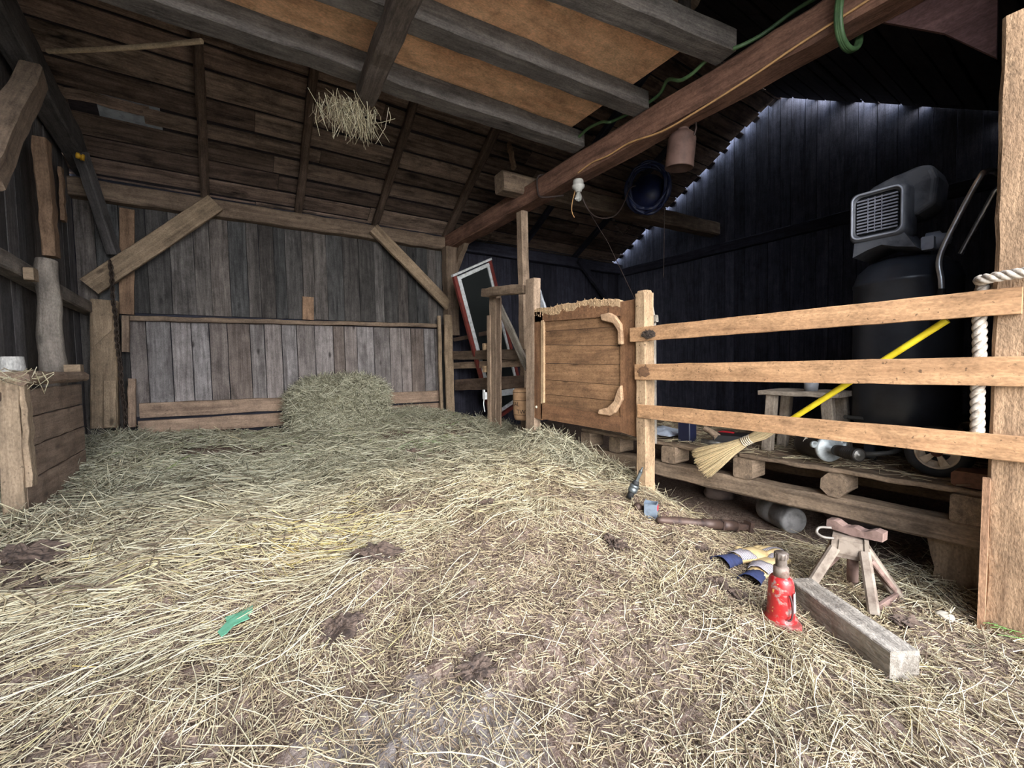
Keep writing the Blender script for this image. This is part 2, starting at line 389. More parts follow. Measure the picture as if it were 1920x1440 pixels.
# ------------------------------------------------------------------ roof
mb = MB()
nrm = V((0, SL, 1)).normalized(); dn = V((0, -1, SL)).normalized()    # up the back slope
top = V((0, 3.2, zr(3.2) + 0.10)); eav = V((0, 6.62, zr(6.62) + 0.10)); Ls = (top - eav).length
def roof_boards(o, dirv, L, nrm, x0, x1, hole=None, mi=0):
    s = 0.0
    while s < L - 0.02:
        w = min(random.uniform(0.17, 0.29), L - s); c = o + dirv * (s + w / 2); q = x0
        while q < x1:
            e = min(q + random.uniform(1.6, 3.6), x1)
            segs = [(q, e)]
            if hole and s < hole[1] and s + w > hole[0] and q < hole[3] and e > hole[2]:
                segs = [(q, min(e, hole[2])), (max(q, hole[3]), e)]
                fc = c + nrm * 0.004 + dirv * (w * 0.24); mb.beam(fc + V((hole[2] - 0.1, 0, 0)), fc + V((hole[3] + 0.05, 0, 0)), w * 0.5, 0.02, up=nrm, n=7, jit=0.008, ch=0.003)
            for (b, f) in segs:
                if f - b > 0.05:
                    j = nrm * random.uniform(0, 0.008)
                    mb.beam(c + j + V((b, 0, 0)), c + j + V((f - 0.004, 0, 0)), w - random.choice((0.014, 0.022, 0.034, 0.05)), 0.022, up=nrm, n=9, jit=0.003, ch=0.003, mi=mi)
            q = e
        s += w
hp0 = PP(120, 165, (0, 6.4, zr(6.4) + 0.1), nrm); hp1 = PP(268, 205, (0, 6.4, zr(6.4) + 0.1), nrm)
hs = (hp0 - eav).dot(dn)
roof_boards(eav, dn, Ls, nrm, XL - 0.1, XE, (hs - 0.001, hs + 0.001, hp0.x, hp1.x))
nf = V((0, -0.58, 1)).normalized(); df = V((0, -1, -0.58)).normalized()
mb2 = mb; Lf = 3.42 / 0.865
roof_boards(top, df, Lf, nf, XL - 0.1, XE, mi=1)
# purlin-end blocks to the gable wall, widened and dark-toned to interrupt the daylight
for k_ in range(13):
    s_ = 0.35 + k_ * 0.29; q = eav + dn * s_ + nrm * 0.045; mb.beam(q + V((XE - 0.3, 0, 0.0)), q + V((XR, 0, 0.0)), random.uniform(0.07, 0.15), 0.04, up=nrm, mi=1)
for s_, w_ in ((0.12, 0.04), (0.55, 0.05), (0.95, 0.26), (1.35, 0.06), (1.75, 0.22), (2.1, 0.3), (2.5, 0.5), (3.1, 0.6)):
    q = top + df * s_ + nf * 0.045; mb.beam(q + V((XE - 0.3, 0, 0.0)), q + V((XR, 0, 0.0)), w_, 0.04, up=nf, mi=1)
mb.beam((XE - 0.3, 3.2, zr(3.2) + 0.14), (XR, 3.2, zr(3.2) + 0.14), 0.05, 0.06)
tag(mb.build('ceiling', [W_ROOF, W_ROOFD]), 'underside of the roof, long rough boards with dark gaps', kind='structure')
mb = MB(); TIN = plain('grey_tin', (150, 154, 160), 0.5, 0.0, (120, 124, 130))
for o, d, L, nn in ((eav, dn, Ls + 0.02, nrm), (top, df, Lf + 0.02, nf)):
    c = o + d * (L / 2) + nn * 0.04
    mb.beam(c + V((XL - 0.15, 0, 0)), c + V((XE, 0, 0)), L, 0.012, up=nn, ch=0.001, mi=1)  # sheet coloured dark so the gaps between boards read as shade
q = PP(180, 190, (0, 6.4, zr(6.4) + 0.125), nrm); q2 = PP(300, 208, (0, 6.4, zr(6.4) + 0.125), nrm); qc = eav + dn * hs + nrm * 0.026
mb.beam(V((q.x, qc.y, qc.z)), V((q2.x, qc.y, qc.z)), 0.5, 0.006, up=nrm, ch=0.001)
tag(mb.build('ceiling_roof_sheet', [TIN, W_ROOFD]), 'roof sheet darkened for shaded board gaps, with a grey tin patch', kind='structure')
# ------------------------------------------------------------------ timbers
def timber(name, label, cat, p0, p1, w, h, mat, group=None, up=(0, 0, 1), n=10, jit=0.006, **kw):
    return tag(MB().beam(p0, p1, w, h, up=up, n=n, jit=jit, **kw).build(name, mat), label, cat, group)
def RP(px, py, dz=0.0): return PP(px, py, (0, 6.4, zr(6.4) + dz), nrm)
RL = ['first rafter from the left, standing above the top of the tan left brace', 'second rafter from the left, reaching up behind the hanging hay tuft',
      'third rafter from the left, round pole above the top of the right brace', 'fourth rafter from the left, dark pole meeting the corner by the main beam']
for (a, b, w), lb in zip((((371, 80), (385, 376), 0.085), ((586, 165), (559, 404), 0.085), ((771, 215), (704, 424), 0.09), ((925, 255), (838, 442), 0.11)), RL):
    p, q = RP(*b), RP(*a); d = (p - q); p = p + d.normalized() * 0.12; q = V((q.x, 3.28, zr(3.28))) if a[1] < 0 else q - d * 0.55 * (1 if q.y > 4 else 0.2)
    q = q if q.y > 3.25 else p + (q - p) * ((p.y - 3.25) / (p.y - q.y))
    timber('rafter', lb, 'rafter', p + nrm * 0.02, q + nrm * 0.02, w, 0.10, W_RAFT, 'rafters under the back roof slope', up=nrm, ch=0.02)
for i, x in enumerate((4.6, 5.9)):
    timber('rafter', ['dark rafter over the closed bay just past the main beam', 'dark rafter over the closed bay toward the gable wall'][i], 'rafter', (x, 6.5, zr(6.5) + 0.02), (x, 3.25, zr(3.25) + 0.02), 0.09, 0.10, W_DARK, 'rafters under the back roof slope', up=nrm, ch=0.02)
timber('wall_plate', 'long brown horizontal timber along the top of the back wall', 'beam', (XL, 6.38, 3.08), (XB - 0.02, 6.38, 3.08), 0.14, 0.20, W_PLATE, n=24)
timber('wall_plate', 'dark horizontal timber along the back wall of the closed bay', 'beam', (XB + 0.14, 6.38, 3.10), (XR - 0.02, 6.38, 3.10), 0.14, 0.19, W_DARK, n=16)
timber('girt', 'dark sloping-looking rail across the gable wall below the daylight gap', 'beam', (XR - 0.06, 0.4, 3.02), (XR - 0.06, 6.3, 3.02), 0.10, 0.16, W_DARK, n=16)
# main beam along the stall, with its bark edge
pb = MB(); b0, b1 = V((XB + 0.1, 6.42, 3.10)), V((XB + 0.1, YF + 0.02, 3.14))
pb.beam(b0, b1, 0.22, 0.22, n=30, jit=0.006, ch=0.022)
tag(pb.build('main_beam', W_MAIN), 'long reddish brown beam crossing diagonally overhead with a cable along it', 'beam')
MAIN_FACE = XB - 0.015
# corner post and boards
timber('corner_post', 'brown square timber post in the far corner under the end of the main beam', 'post', (3.10, 6.28, 1.6), (3.10, 6.28, 3.0), 0.2, 0.2, W_PLATE, up=(0, 1, 0))
o = thing('corner_boarding', 'tan boards boxing in the foot of the far corner post', 'boarding', (3.0, 6.2, 0.2))
for px0, px1, yt, yb, yy in ((820, 831, 592, 770, 6.22), (832, 852, 590, 775, 6.14)):
    a, b = P(px0, yt, y=yy), P(px1, yb, y=yy)
    MB().beam(((a.x + b.x) / 2, yy, b.z - 0.05), ((a.x + b.x) / 2, yy, a.z), b.x - a.x, 0.04, up=(0, 1, 0), n=8, jit=0.004).build('board', W_BRACE, o)
# braces
def flat_brace(name, label, pa, pb_, y, w, th, mat):
    a, b = P(*pa, y=y), P(*pb_, y=y); return timber(name, label, 'brace', a, b, w, th, mat, up=(0, 1, 0), n=8, jit=0.003)
flat_brace('brace', 'wide tan diagonal brace at the upper left of the back wall', (404, 381), (168, 538), 6.24, 0.2, 0.07, W_BRACE)
flat_brace('brace', 'tan diagonal brace running down to the far corner post on the back wall', (700, 428), (842, 574), 6.22, 0.16, 0.07, W_BRACE)
for (pa, pc, lb, w, m) in (((876, 452), (846, 515), 'short brown brace from the far corner post up to the main beam', 0.13, W_PLATE), ):
    a, b = P(*pa, x=XB + 0.15), P(*pc, x=XB + 0.15); timber('brace', lb, 'brace', a + V((0, 0, .05)), b - V((0, -.05, .1)), w, 0.08, m, up=(1, 0, 0))
a, b = P(1085, 487, y=6.25), P(1135, 556, y=6.25)
timber('brace', 'dark diagonal brace on the back wall of the closed bay', 'brace', a, b, 0.12, 0.07, W_DARK, up=(0, 1, 0))
# rails on the back wall
timber('wall_rail', 'long thin ledge board across the middle of the back wall', 'rail', P(238, 597, y=6.38), P(818, 611, y=6.38), 0.12, 0.055, W_PLATE, n=24, jit=0.005)
a, b = P(262, 770, y=6.39), P(822, 742, y=6.39)
timber('kick_board', 'upper light brown plank along the foot of the back wall', 'plank', a, b, 0.045, 0.17, W_PANEL, n=16)
timber('kick_board', 'lower light brown plank at the foot of the back wall, sunk in hay', 'plank', a - V((0.02, 0, 0.2)), b - V((0, 0, 0.2)), 0.045, 0.17, W_PANEL, n=16)
a = P(567, 556, y=6.40); b = P(590, 600, y=6.40)
tag(MB().beam(((a.x + b.x) / 2 - .01, 6.405, b.z), ((a.x + b.x) / 2, 6.405, a.z), b.x - a.x, 0.02, up=(0, 1, 0)).build('wood_offcut', W_ORANGE), 'small reddish orange board standing on the back wall ledge', 'board')
# left corner assembly
o = thing('left_corner_post', 'tan boarded post in the left corner with a diagonal cut in its plank', 'post', (-1.0, 6.2, 0.3))
def vboard(mbx, x0, x1, yt, yb, yy, th, top_cut=None):
    a, b = P(x0, yt, y=yy), P(x1, yb, y=yy)
    mbx.beam(((P(x0, yb, y=yy).x + b.x) / 2, yy, b.z), ((a.x + P(x1, yt, y=yy).x) / 2, yy, a.z), abs(b.x - P(x0, yb, y=yy).x), th, up=(0, 1, 0), n=8, jit=0.003)
m = MB(); vboard(m, 171, 222, 562, 800, 6.25, 0.12); m.build('post', W_BRACE, o)
m = MB(); vboard(m, 195, 218, 714, 800, 6.16, 0.03); m.build('short_board', W_BRACE, o)
m = MB()
q = [P(173, 592, y=6.17), P(210, 592, y=6.17), P(210, 618, y=6.17), P(177, 648, y=6.17)]
m.prism(q, (0, 0.02, 0), gr=(0, 0, 1)); m.build('cut_plank', W_BRACE, o)
m = MB(); vboard(m, 229, 243, 592, 660, 6.24, 0.06); m.build('hanging_slat', W_PLATE, o)
m = MB(); vboard(m, 240, 255, 710, 800, 6.26, 0.06); m.build('short_slat', W_PANEL, o)
m = MB(); vboard(m, 224, 252, 390, 590, 6.40, 0.03); m.build('upper_board', W_ORANGE, o)
# chain hanging from the brace
CHN = plain('rusty_chain', (70, 58, 50), 0.6, 0.6, (44, 36, 32))
m = MB(); c0, c1 = P(206, 490, y=6.12), P(236, 800, y=6.1); n = 46
for i in range(n):
    c = c0.lerp(c1, (i + 0.5) / n) + V((math.sin(i * 0.5) * 0.004, 0, 0)); pts = []
    for j in range(11):
        t = 2 * math.pi * j / 10; lx, lz = math.cos(t) * 0.017, math.sin(t) * 0.036
        pts.append(c + (V((lx, 0, lz)) if i % 2 else V((lx * 0.3, lx, lz))))
    m.tube(pts, 0.0065, 6, cap=False)
tag(m.build('chain', CHN), 'rusty link chain hanging from the left brace', 'chain')
# left wall timbers
a, b = P(0, 490, x=-1.16), P(188, 592, x=-1.16)
timber('wall_rail', 'weathered horizontal rail on the left wall behind the log post', 'rail', a - (b - a) * 1.0, b, 0.11, 0.12, W_LOG, n=14)
a, b = P(48, 112, x=-1.14), P(152, 300, x=-1.14)
tag(MB().beam(a - (b - a) * 0.9, b + (b - a) * 0.08, 0.16, 0.26, n=16, jit=0.008).build('girt', W_LEFT), 'thick dusty girt high on the left wall with yellow insulators', 'beam')
a, b = P(150, 285, x=-1.08), P(214, 476, y=6.3)
timber('brace', 'thin dark leaning timber from the left girt down to the corner', 'brace', a, b, 0.10, 0.10, W_LEFT)
a, b = P(62, 140, x=-1.02), P(-30, 330, x=-1.02)
timber('brace', 'dusty brown knee brace under the girt at the extreme upper left', 'brace', a, b, 0.16, 0.12, W_PLATE, up=(1, 0, 0))
YEL = plain('yellow_plastic', (214, 166, 44), 0.5, 0, (190, 140, 30), 30)
for (px, py, s, lb) in ((57, 126, 1.0, 'yellow electric fence insulator high on the left girt'), (151, 293, 0.9, 'small yellow insulator at the far end of the left girt')):
    c = P(px, py, x=-1.04); o2 = MB()
    ax = V((1, 0, -0.2))
    o2.lathe(c - V((0.01, 0, 0)), ax, [(-0.02, 0.0), (-0.02, 0.03 * s), (0.0, 0.032 * s), (0.004, 0.02 * s), (0.018, 0.02 * s), (0.022, 0.032 * s), (0.036, 0.03 * s), (0.04, 0.0)], 14)
    o2.box(c + V((0.0, 0.05 * s, 0)), (0.03, 0.06 * s, 0.03))
    tag(o2.build('insulator', YEL), lb, 'insulator', 'yellow fence insulators')
a, b = P(78, 262, x=-1.1), P(97, 482, x=-1.1)
timber('wall_stud', 'orange brown upright timber on the left wall above the log post', 'post', a, b, 0.14, 0.08, W_ORANGE, up=(1, 0, 0))
a, b = P(113, 315, x=-1.2), P(119, 415, x=-1.2)
timber('wall_strip', 'short narrow orange strip on the left wall beside the upright timber', 'board', a, b, 0.07, 0.03, W_ORANGE, up=(1, 0, 0))
# log post
LX = -1.07
c0, c1 = P(100, 712, x=LX), P(87, 488, x=LX)
m = MB(); pts = [c0.lerp(c1, i / 14) + V((math.sin(i * 0.9) * 0.006, math.cos(i * 1.3) * 0.006, 0)) for i in range(15)]
m.tube([c0 - V((0, 0, 0.75))] + pts, [0.078] * 1 + [0.078 - 0.014 * i / 14 + random.uniform(-.003, .003) for i in range(15)], 18)
tag(m.build('log_post', W_LOG), 'round barked log post behind the wooden manger panel', 'post')
a = P(58, 515, x=LX)
tag(MB().box(a, (0.05, 0.10, 0.085)).build('block', W_BRACE), 'small pale sawn block beside the top of the log post', 'block')
# ------------------------------------------------------------------ loft
jl = ['front loft joist, grey, its end resting on the main beam nearest the back wall', 'middle grey loft joist between the two rows of plywood', 'rough edged grey loft joist nearest the opening']
for i, (pa, pb_, w) in enumerate((((240, 20), (1058, 283), 0.17), ((590, 0), (1172, 213), 0.16), ((1030, 0), (1322, 112), 0.17))):
    a, b = P(*pa, z=3.25), P(*pb_, z=3.25); y = (a.y + b.y) / 2
    d = (a - b).normalized(); a2 = b + d * ((b.x - XL - 0.02) / -d.x) if d.x < 0 else a
    off = V((0, -w / 2, 0.075))
    timber('loft_joist', jl[i], 'joist', a2 + off, b + V((0.12, 0, 0)) + off, w, 0.15, W_JOIST, 'joists under the loft plywood', n=26, jit=0.004, ch=0.007)
timber('loft_joist', 'loft joist over the opening, out above the camera', 'joist', (XL + .02, 0.86, 3.325), (XB + .1, 0.86, 3.325), 0.16, 0.15, W_JOIST, 'joists under the loft plywood', n=20, jit=0.01)
sheets = [((XL + 0.05, 1.05), (1.75, 3.42)), ((1.06, 2.92), (1.75, 3.40)), ((XL + 0.05, 1.05), (0.82, 1.74)), ((1.06, 2.2), (0.82, 1.74))]
sl = ['left plywood loft sheet beside the dark cross beam', 'right plywood loft sheet ending beside the main beam', 'plywood loft sheet at the upper left near the opening', 'plywood loft sheet above the third joist near the opening']
for (xx, yy), lb in zip(sheets, sl):
    m = MB(); m.beam((xx[0], (yy[0] + yy[1]) / 2, 3.412), (xx[1], (yy[0] + yy[1]) / 2, 3.412), yy[1] - yy[0], 0.018, ch=0.001)
    tag(m.build('plywood_sheet', W_PLY), lb, 'plywood', 'plywood loft sheets')
a, b = P(688, 192, z=3.12), P(768, 0, z=3.12)
timber('cross_beam', 'dark knotty beam hung under the loft joists, pointing at the hay tuft', 'beam', a + V((0, 0.04, 0.07)), b + (b - a) * 1.3 + V((0, 0, 0.07)), 0.135, 0.14, wood('dark_knotty', (58, 50, 46), (112, 98, 88), 0.05, 0.5, (36, 30, 28), 0.6), n=16, jit=0.006)
# tie beam under the dark roof
a = P(936, 342, y=4.25); b = P(1342, 432, y=4.25)
timber('tie_beam', 'brown tie beam with a sawn stub end sticking out left of the main beam', 'beam', a, b, 0.20, 0.22, W_PLATE, n=18, jit=0.006)
TIEA = a
# ------------------------------------------------------------------ fence, gate, posts on the right
DECK = 0.50
fen = thing('fence', 'pine fence of three long rails nailed between a square post and the big timber post', 'fence', (2.5, 2.04, 0.1))
m = MB(); ft, fb = P(1203, 548, x=2.51), P(1209, 925, x=2.51)
m.beam((2.51, 2.0, 0.05), (2.51, 2.0, ft.z - 0.012), 0.10, 0.10, up=(0, 1, 0), n=16, jit=0.003, ch=0.012)
m.beam((2.51, 2.0, ft.z - 0.014), (2.51, 2.0, ft.z + 0.006), 0.094, 0.094, up=(0, 1, 0), ch=0.02, taper=0.85)
m.build('fence_post', wood('fence_post_wood', (126, 98, 66), (182, 148, 106), 0.04, 0.5, (84, 62, 44), 0.3, specks=0.75), fen)
for (t0, t1, b0, b1) in (((1181, 615), (1916, 533), (1181, 641), (1916, 592)), ((1190, 683), (1975, 668), (1190, 712), (1975, 724)), ((1195, 758), (1990, 821), (1195, 783), (1990, 880))):
    a, b, c, d = P(*t0, x=2.45), P(*t1, x=2.45), P(*b0, x=2.45), P(*b1, x=2.45)
    m = MB(); m.beam((a + c) / 2 + V((0.012, 0, 0)), (b + d) / 2 + V((0.012, 0, 0)), 0.024, a.z - c.z, n=18, jit=0.0018, ch=0.002)
    # nail heads at the post
    rail = m.build('rail', W_RAIL, fen)
TUF = plain('matted_hair', (62, 52, 46), 0.95, 0, (96, 82, 72), 60, 0.9)
c = P(1216, 627, x=2.448); m = MB(); m.blob(c, (0.003, 0.050, 0.026), 5, 0.7, 4.0, 16, sm=False)
for i in range(90):
    a = random.uniform(0, 6.28); q = c + V((-0.006, math.cos(a) * random.uniform(0, .055), math.sin(a) * random.uniform(0, .034))); d = V((random.uniform(-.004, 0), random.uniform(-1, 1), random.uniform(-1, 1))).normalized() * 0.03
    m.tube([q - d * .5, q + V((-0.004, 0, 0)), q + d * .5], 0.0012, 3, cap=False)
h = m.build('hair_tuft', TUF, fen); h['label'] = 'matted dark hair stuck to the top rail'
m = MB(); c = P(1206, 697, x=2.448); m.blob(c, (0.0022, 0.050, 0.032), 8, 0.7, 3.0, 14, sm=False); h = m.build('mud_patch', plain('dried_mud', (112, 82, 58), 0.95, 0, (86, 62, 46), 40, 0.7), fen); h['label'] = 'dried mud on the middle rail'
# picket behind the post
m = MB(); a = P(1219, 640, x=2.60)
m.prism([V((2.6, P(1208, 720, x=2.6).y, 0.5)), V((2.6, P(1227, 720, x=2.6).y, 0.5)), P(1226, 600, x=2.6), P(1221, 574, x=2.6), P(1213, 566, x=2.6), P(1206, 566, x=2.6)], (0.025, 0, 0), gr=(0, 0, 1))
m.beam(P(1208, 602, x=2.585), P(1232, 597, x=2.585), 0.03, 0.05, up=(0, 0, 1))
tag(m.build('picket', W_BLOCK), 'short grey rounded picket fixed behind the square fence post', 'picket')
# big post
o = thing('timber_post', 'massive rough sawn timber post at the far right, wrapped with rope', 'post', (2.55, 0.24, 0))
m = MB(); zt = 2.36
m.beam((2.604, 0.215, -0.05), (2.603, 0.205, zt), 0.25, 0.24, up=(0, 1, 0), n=26, jit=0.003, ch=0.012)
m.build('post_timber', W_POST, o)
m = MB(); m.prism([(2.45, 0.345, -0.03), (2.60, 0.352, -0.03), (2.58, 0.342, 0.55), (2.455, 0.34, 0.62)], (0, -0.02, 0), gr=(0, 0, 1)); m.build('bark_edge', wood('bark_edge', (112, 76, 48), (170, 124, 82), 0.05, 0.4), o)
# twisted rope around the post
ROPE = plain('rope_fibre', (184, 174, 162), 0.9, 0, (136, 122, 108), 60, 0.3)
def twist(mb, path, r, pitch, strands=3, n=7):
    pts = []
    for i in range(len(path) - 1):
        k = max(2, int((path[i + 1] - path[i]).length / 0.006)); pts += [path[i].lerp(path[i + 1], j / k) for j in range(k)]
    L = 0; st = [[] for _ in range(strands)]; nv = None
    for i, p in enumerate(pts):
        t = (pts[min(i + 1, len(pts) - 1)] - pts[max(i - 1, 0)]).normalized()
        if nv is None: nv = t.orthogonal().normalized()
        nv = (nv - t * nv.dot(t)).normalized(); bv = t.cross(nv)
        if i: L += (p - pts[i - 1]).length
        for s in range(strands):
            a = 2 * math.pi * (L / pitch + s / strands); st[s].append(p + nv * (math.cos(a) * r) + bv * (math.sin(a) * r))
    for s in st: mb.tube(s, r * 0.98, n)
m = MB()
hor = bez([V((2.70, 0.36, 1.395)), V((2.52, 0.362, 1.392)), V((2.435, 0.352, 1.388)), V((2.420, 0.28, 1.392)), V((2.418, 0.18, 1.398)), V((2.43, 0.07, 1.40)), V((2.55, 0.06, 1.40))], 6)
twist(m, hor, 0.0105, 0.075)
vt = P(1852, 590, x=2.50); vb = P(1836, 815, x=2.50)
ver = bez([V((2.53, 0.362, 1.38)), V((2.50, 0.366, 1.3)), V((2.49, 0.362, 1.1)), V((2.488, 0.364, 0.95)), V((2.487, 0.362, 0.80)), V((2.49, 0.366, 0.70))], 6)
twist(m, ver, 0.0115, 0.09)
tag(m.build('rope', ROPE), 'thick white twisted rope tied around the big right post and hanging down beside it', 'rope')
# ------------------------------------------------------------------ gate panel
GX = 2.50
gate = thing('stall_gate', 'brown planked wooden gate with a chewed top edge between two posts', 'gate', (GX, 2.7, 0.6))
def gp(px, py, x=GX): return P(px, py, x=x)
def slab(name, quad, th, mat, grain, x=GX):
    m = MB(); m.prism([gp(*q, x=x) for q in quad], (th, 0, 0), gr=grain); return m.build(name, mat, gate)
slab('stile', [(1002, 585), (1017, 585), (1016, 788), (1002, 783)], 0.05, W_GATEF, (0, 0, 1))
slab('stile', [(1163, 566), (1194, 560), (1195, 820), (1163, 810)], 0.05, W_GATEF, (0, 0, 1))
slab('bottom_rail', [(1014, 757), (1163, 782), (1163, 811), (1014, 785)], 0.05, W_GATEF, (0, 1, 0))
# chewed top rail: ragged upper edge
m = MB(); n = 46; up_ = []; lo = []; ch = []
for i in range(n + 1):
    x = 1003 + (1163 - 1003) * i / n; t = i / n
    yt = 580 - 18 * min(t * 1.6, 1) + random.uniform(-2.2, 2.2); yl = 604 - 12 * t
    yc = 580 - 18 * min(t * 1.6, 1) + 4 + 17 * float(fbm(i * 0.33, 3.3, 77, 3)) + random.uniform(-1.5, 1.5)
    up_.append(gp(x, yt)); ch.append(gp(x, yc)); lo.append(gp(x, yl))
for i in range(n):
    mid = (up_[i] + up_[i + 1]) / 2
    j = random.uniform(0.0, 0.014); m.prism([ch[i], ch[i + 1], up_[i + 1], up_[i]], (0.05 - j, 0, 0), mi=1, gr=(0, 0, 1), rn=0.5 + random.uniform(-.3, .3))
    m.prism([lo[i], lo[i + 1], ch[i + 1], ch[i]], (0.05, 0, 0), mi=0, gr=(0, 1, 0), rn=0.5)
for i in range(260):
    t = random.random(); x = 1003 + 160 * t; i0 = int(t * n); a = ch[min(i0, n)].lerp(up_[min(i0, n)], random.random()); 
    m.beam(a + V((-0.002, 0, 0)), a + V((random.uniform(-.010, .004), random.uniform(-.012, .012), random.uniform(-.016, .016))), 0.004, 0.003, mi=1)
m.build('chewed_top_rail', [W_GATEF, W_CHEW], gate)
m = MB(); rows = [(604, 589), (622, 612), (646, 649), (681, 684), (711, 723), (738, 753), (762, 786)]
for (a0, a1), (b0, b1) in zip(rows[:-1], rows[1:]):
    m.prism([gp(1012, a0 + .4, GX + 0.014), gp(1166, a1 + .4, GX + 0.014), gp(1166, b1 - .4, GX + 0.014), gp(1012, b0 - .4, GX + 0.014)], (0.022, 0, 0), gr=(0, 1, 0))
m.build('planks', W_GATE, gate)
slab('inner_bead', [(1014, 601), (1019, 600), (1019, 755), (1014, 757)], 0.03, W_CHEW, (0, 0, 1), GX - 0.006)
HND = wood('driftwood', (140, 100, 64), (206, 166, 120), 0.05, 0.3, (90, 62, 42), 0.2, grain=8)
for lab, pl in (('upper curved branch wood handle', [(1124, 590), (1141, 586), (1152, 592), (1163, 608), (1166, 646), (1158, 646), (1157, 620), (1148, 606), (1127, 601)]),
           ('lower curved branch wood handle', [(1163, 722), (1165, 750), (1152, 774), (1142, 780), (1120, 776), (1122, 768), (1138, 764), (1150, 752), (1157, 730)])):
    m = MB(); q = [gp(x, y, GX - 0.03) for x, y in pl]; m.prism(q, (0.032, 0, 0), gr=(0, 1, 1)); h = m.build('handle', HND, gate); h['label'] = lab
    bv = h.modifiers.new('b', 'BEVEL'); bv.width = 0.008; bv.segments = 3
BOLT = plain('pale_bolt', (206, 198, 176), 0.5)
m = MB(); m.lathe(gp(1006, 763, GX - 0.001), (-1, 0, 0), [(0, 0.014), (0.006, 0.013), (0.012, 0.008), (0.013, 0.0)], 12); m.build('bolt', BOLT, gate)
# gate post, stall posts
def upost(name, label, px0, px1, yt, yb, x, wx, mat, cat='post', jit=0.004, zb=None, ch=0.008):
    a, b = P(px0, yt, x=x), P(px1, yt, x=x); c, d = P(px0, yb, x=x), P(px1, yb, x=x)
    wy = abs(a.y - b.y); yc0 = (c.y + d.y) / 2; yc1 = (a.y + b.y) / 2
    m = MB(); m.beam((x + wx / 2, yc0, (c.z if zb is None else zb)), (x + wx / 2, yc1, a.z), wx, wy, up=(0, 1, 0), n=14, jit=jit, ch=ch)
    return m.build(name, mat) if label is None else tag(m.build(name, mat), label, cat)
upost('gate_post', 'narrow rough gate post at the left side of the planked panel', 985, 1002, 525, 840, 2.5, 0.08, W_STALL, zb=0.1)
o = thing('feed_stand', 'rough post with a crosspiece on top, standing in hay left of the gate', 'frame', (2.8, 4.4, 0.3))
def part_post(px0, px1, yt, yb, x, wx, nm, mat, jit=0.005):
    a, b = P(px0, yt, x=x), P(px1, yt, x=x); c, d = P(px0, yb, x=x), P(px1, yb, x=x)
    m = MB(); m.beam((x + wx / 2, (c.y + d.y) / 2, 0.2), (x + wx / 2, (a.y + b.y) / 2, a.z), wx, abs(a.y - b.y), up=(0, 1, 0), n=14, jit=jit); return m.build(nm, mat, o)
part_post(917, 930, 556, 805, 2.75, 0.08, 'post', W_STALL)
part_post(913, 919, 592, 780, 2.74, 0.03, 'side_board', W_STALL, 0.003)
part_post(930, 938, 560, 806, 2.755, 0.02, 'pale_edge_board', W_PANEL, 0.003)
a, b = P(909, 549, x=2.73), P(988, 541, x=2.60)
MB().beam(a, b, 0.10, 0.10, n=8, jit=0.006).build('crosspiece', W_STALL, o)
for y in (650, 692):
    a = P(909, y, x=2.78); MB().beam(a + V((-0.02, 0, 0)), a + V((0.10, 0, 0)), 0.05, 0.085).build('slat_end', W_CHEW, o)
timber('plank', 'grey plank leaning diagonally from the stall crosspiece down to the gate post', 'plank', P(930, 562, x=2.82), P(990, 690, x=2.82), 0.10, 0.03, W_BLOCK, up=(1, 0, 0), n=8, jit=0.003)
timber('plank', 'pale bluish board end showing behind the top corner of the gate panel', 'plank', P(1004, 535, x=2.7), P(1030, 610, x=2.7), 0.07, 0.025, wood('pale_board', (120, 124, 132), (176, 180, 188), 0.05, 0.3), up=(1, 0, 0))
a, b = P(968, 388, x=XB), P(992, 388, x=XB)
m = MB(); yc = 4.16; yc = P(980, 450, x=XB + 0.1).y; m.beam((XB + 0.1, yc, 0.0), (XB + 0.1, yc, 2.99), 0.10, 0.13, up=(0, 1, 0), n=16, jit=0.004, ch=0.014)
tag(m.build('support_post', W_STALL), 'tall square post holding up the main beam behind the stall frame', 'post')
# slatted rails between the corner post and the support post
o = thing('slatted_barrier', 'dark horizontal slats between the far corner post and the tall support post', 'barrier', (XB, 5.3, 0.5))
for (p0, p1, w, x, mt) in (((852, 637), (914, 624), 0.06, XB + .05, W_RAFT), ((817, 667), (984, 664), 0.13, XB - 0.02, W_PLATE), ((850, 686), (984, 680), 0.10, XB + .05, W_STALL), ((854, 722), (984, 716), 0.17, XB + .06, W_RAFT)):
    MB().beam(P(*p0, x=x), P(*p1, x=x), 0.03, w, n=8, jit=0.003).build('slat', mt, o)
m = MB(); m.beam(P(908, 741, x=2.95), P(964, 734, x=2.95), 0.02, 0.075)
tag(m.build('white_board', plain('white_paint', (196, 200, 206), 0.6)), 'short white board low behind the stall post', 'board')
m = MB(); c = P(909, 742, x=2.70)
m.box(c, (0.03, 0.06, 0.09)); m.box(c + V((0, 0.02, 0.05)), (0.02, 0.03, 0.05)); m.tube(bez([c, c + V((-0.02, 0, -0.1)), c + V((-0.01, -.01, -0.2))], 5), 0.006, 6)
tag(m.build('gate_clip', plain('white_plastic', (226, 228, 230), 0.4)), 'small white plastic clip with a dangling cord on the stall post', 'clip')
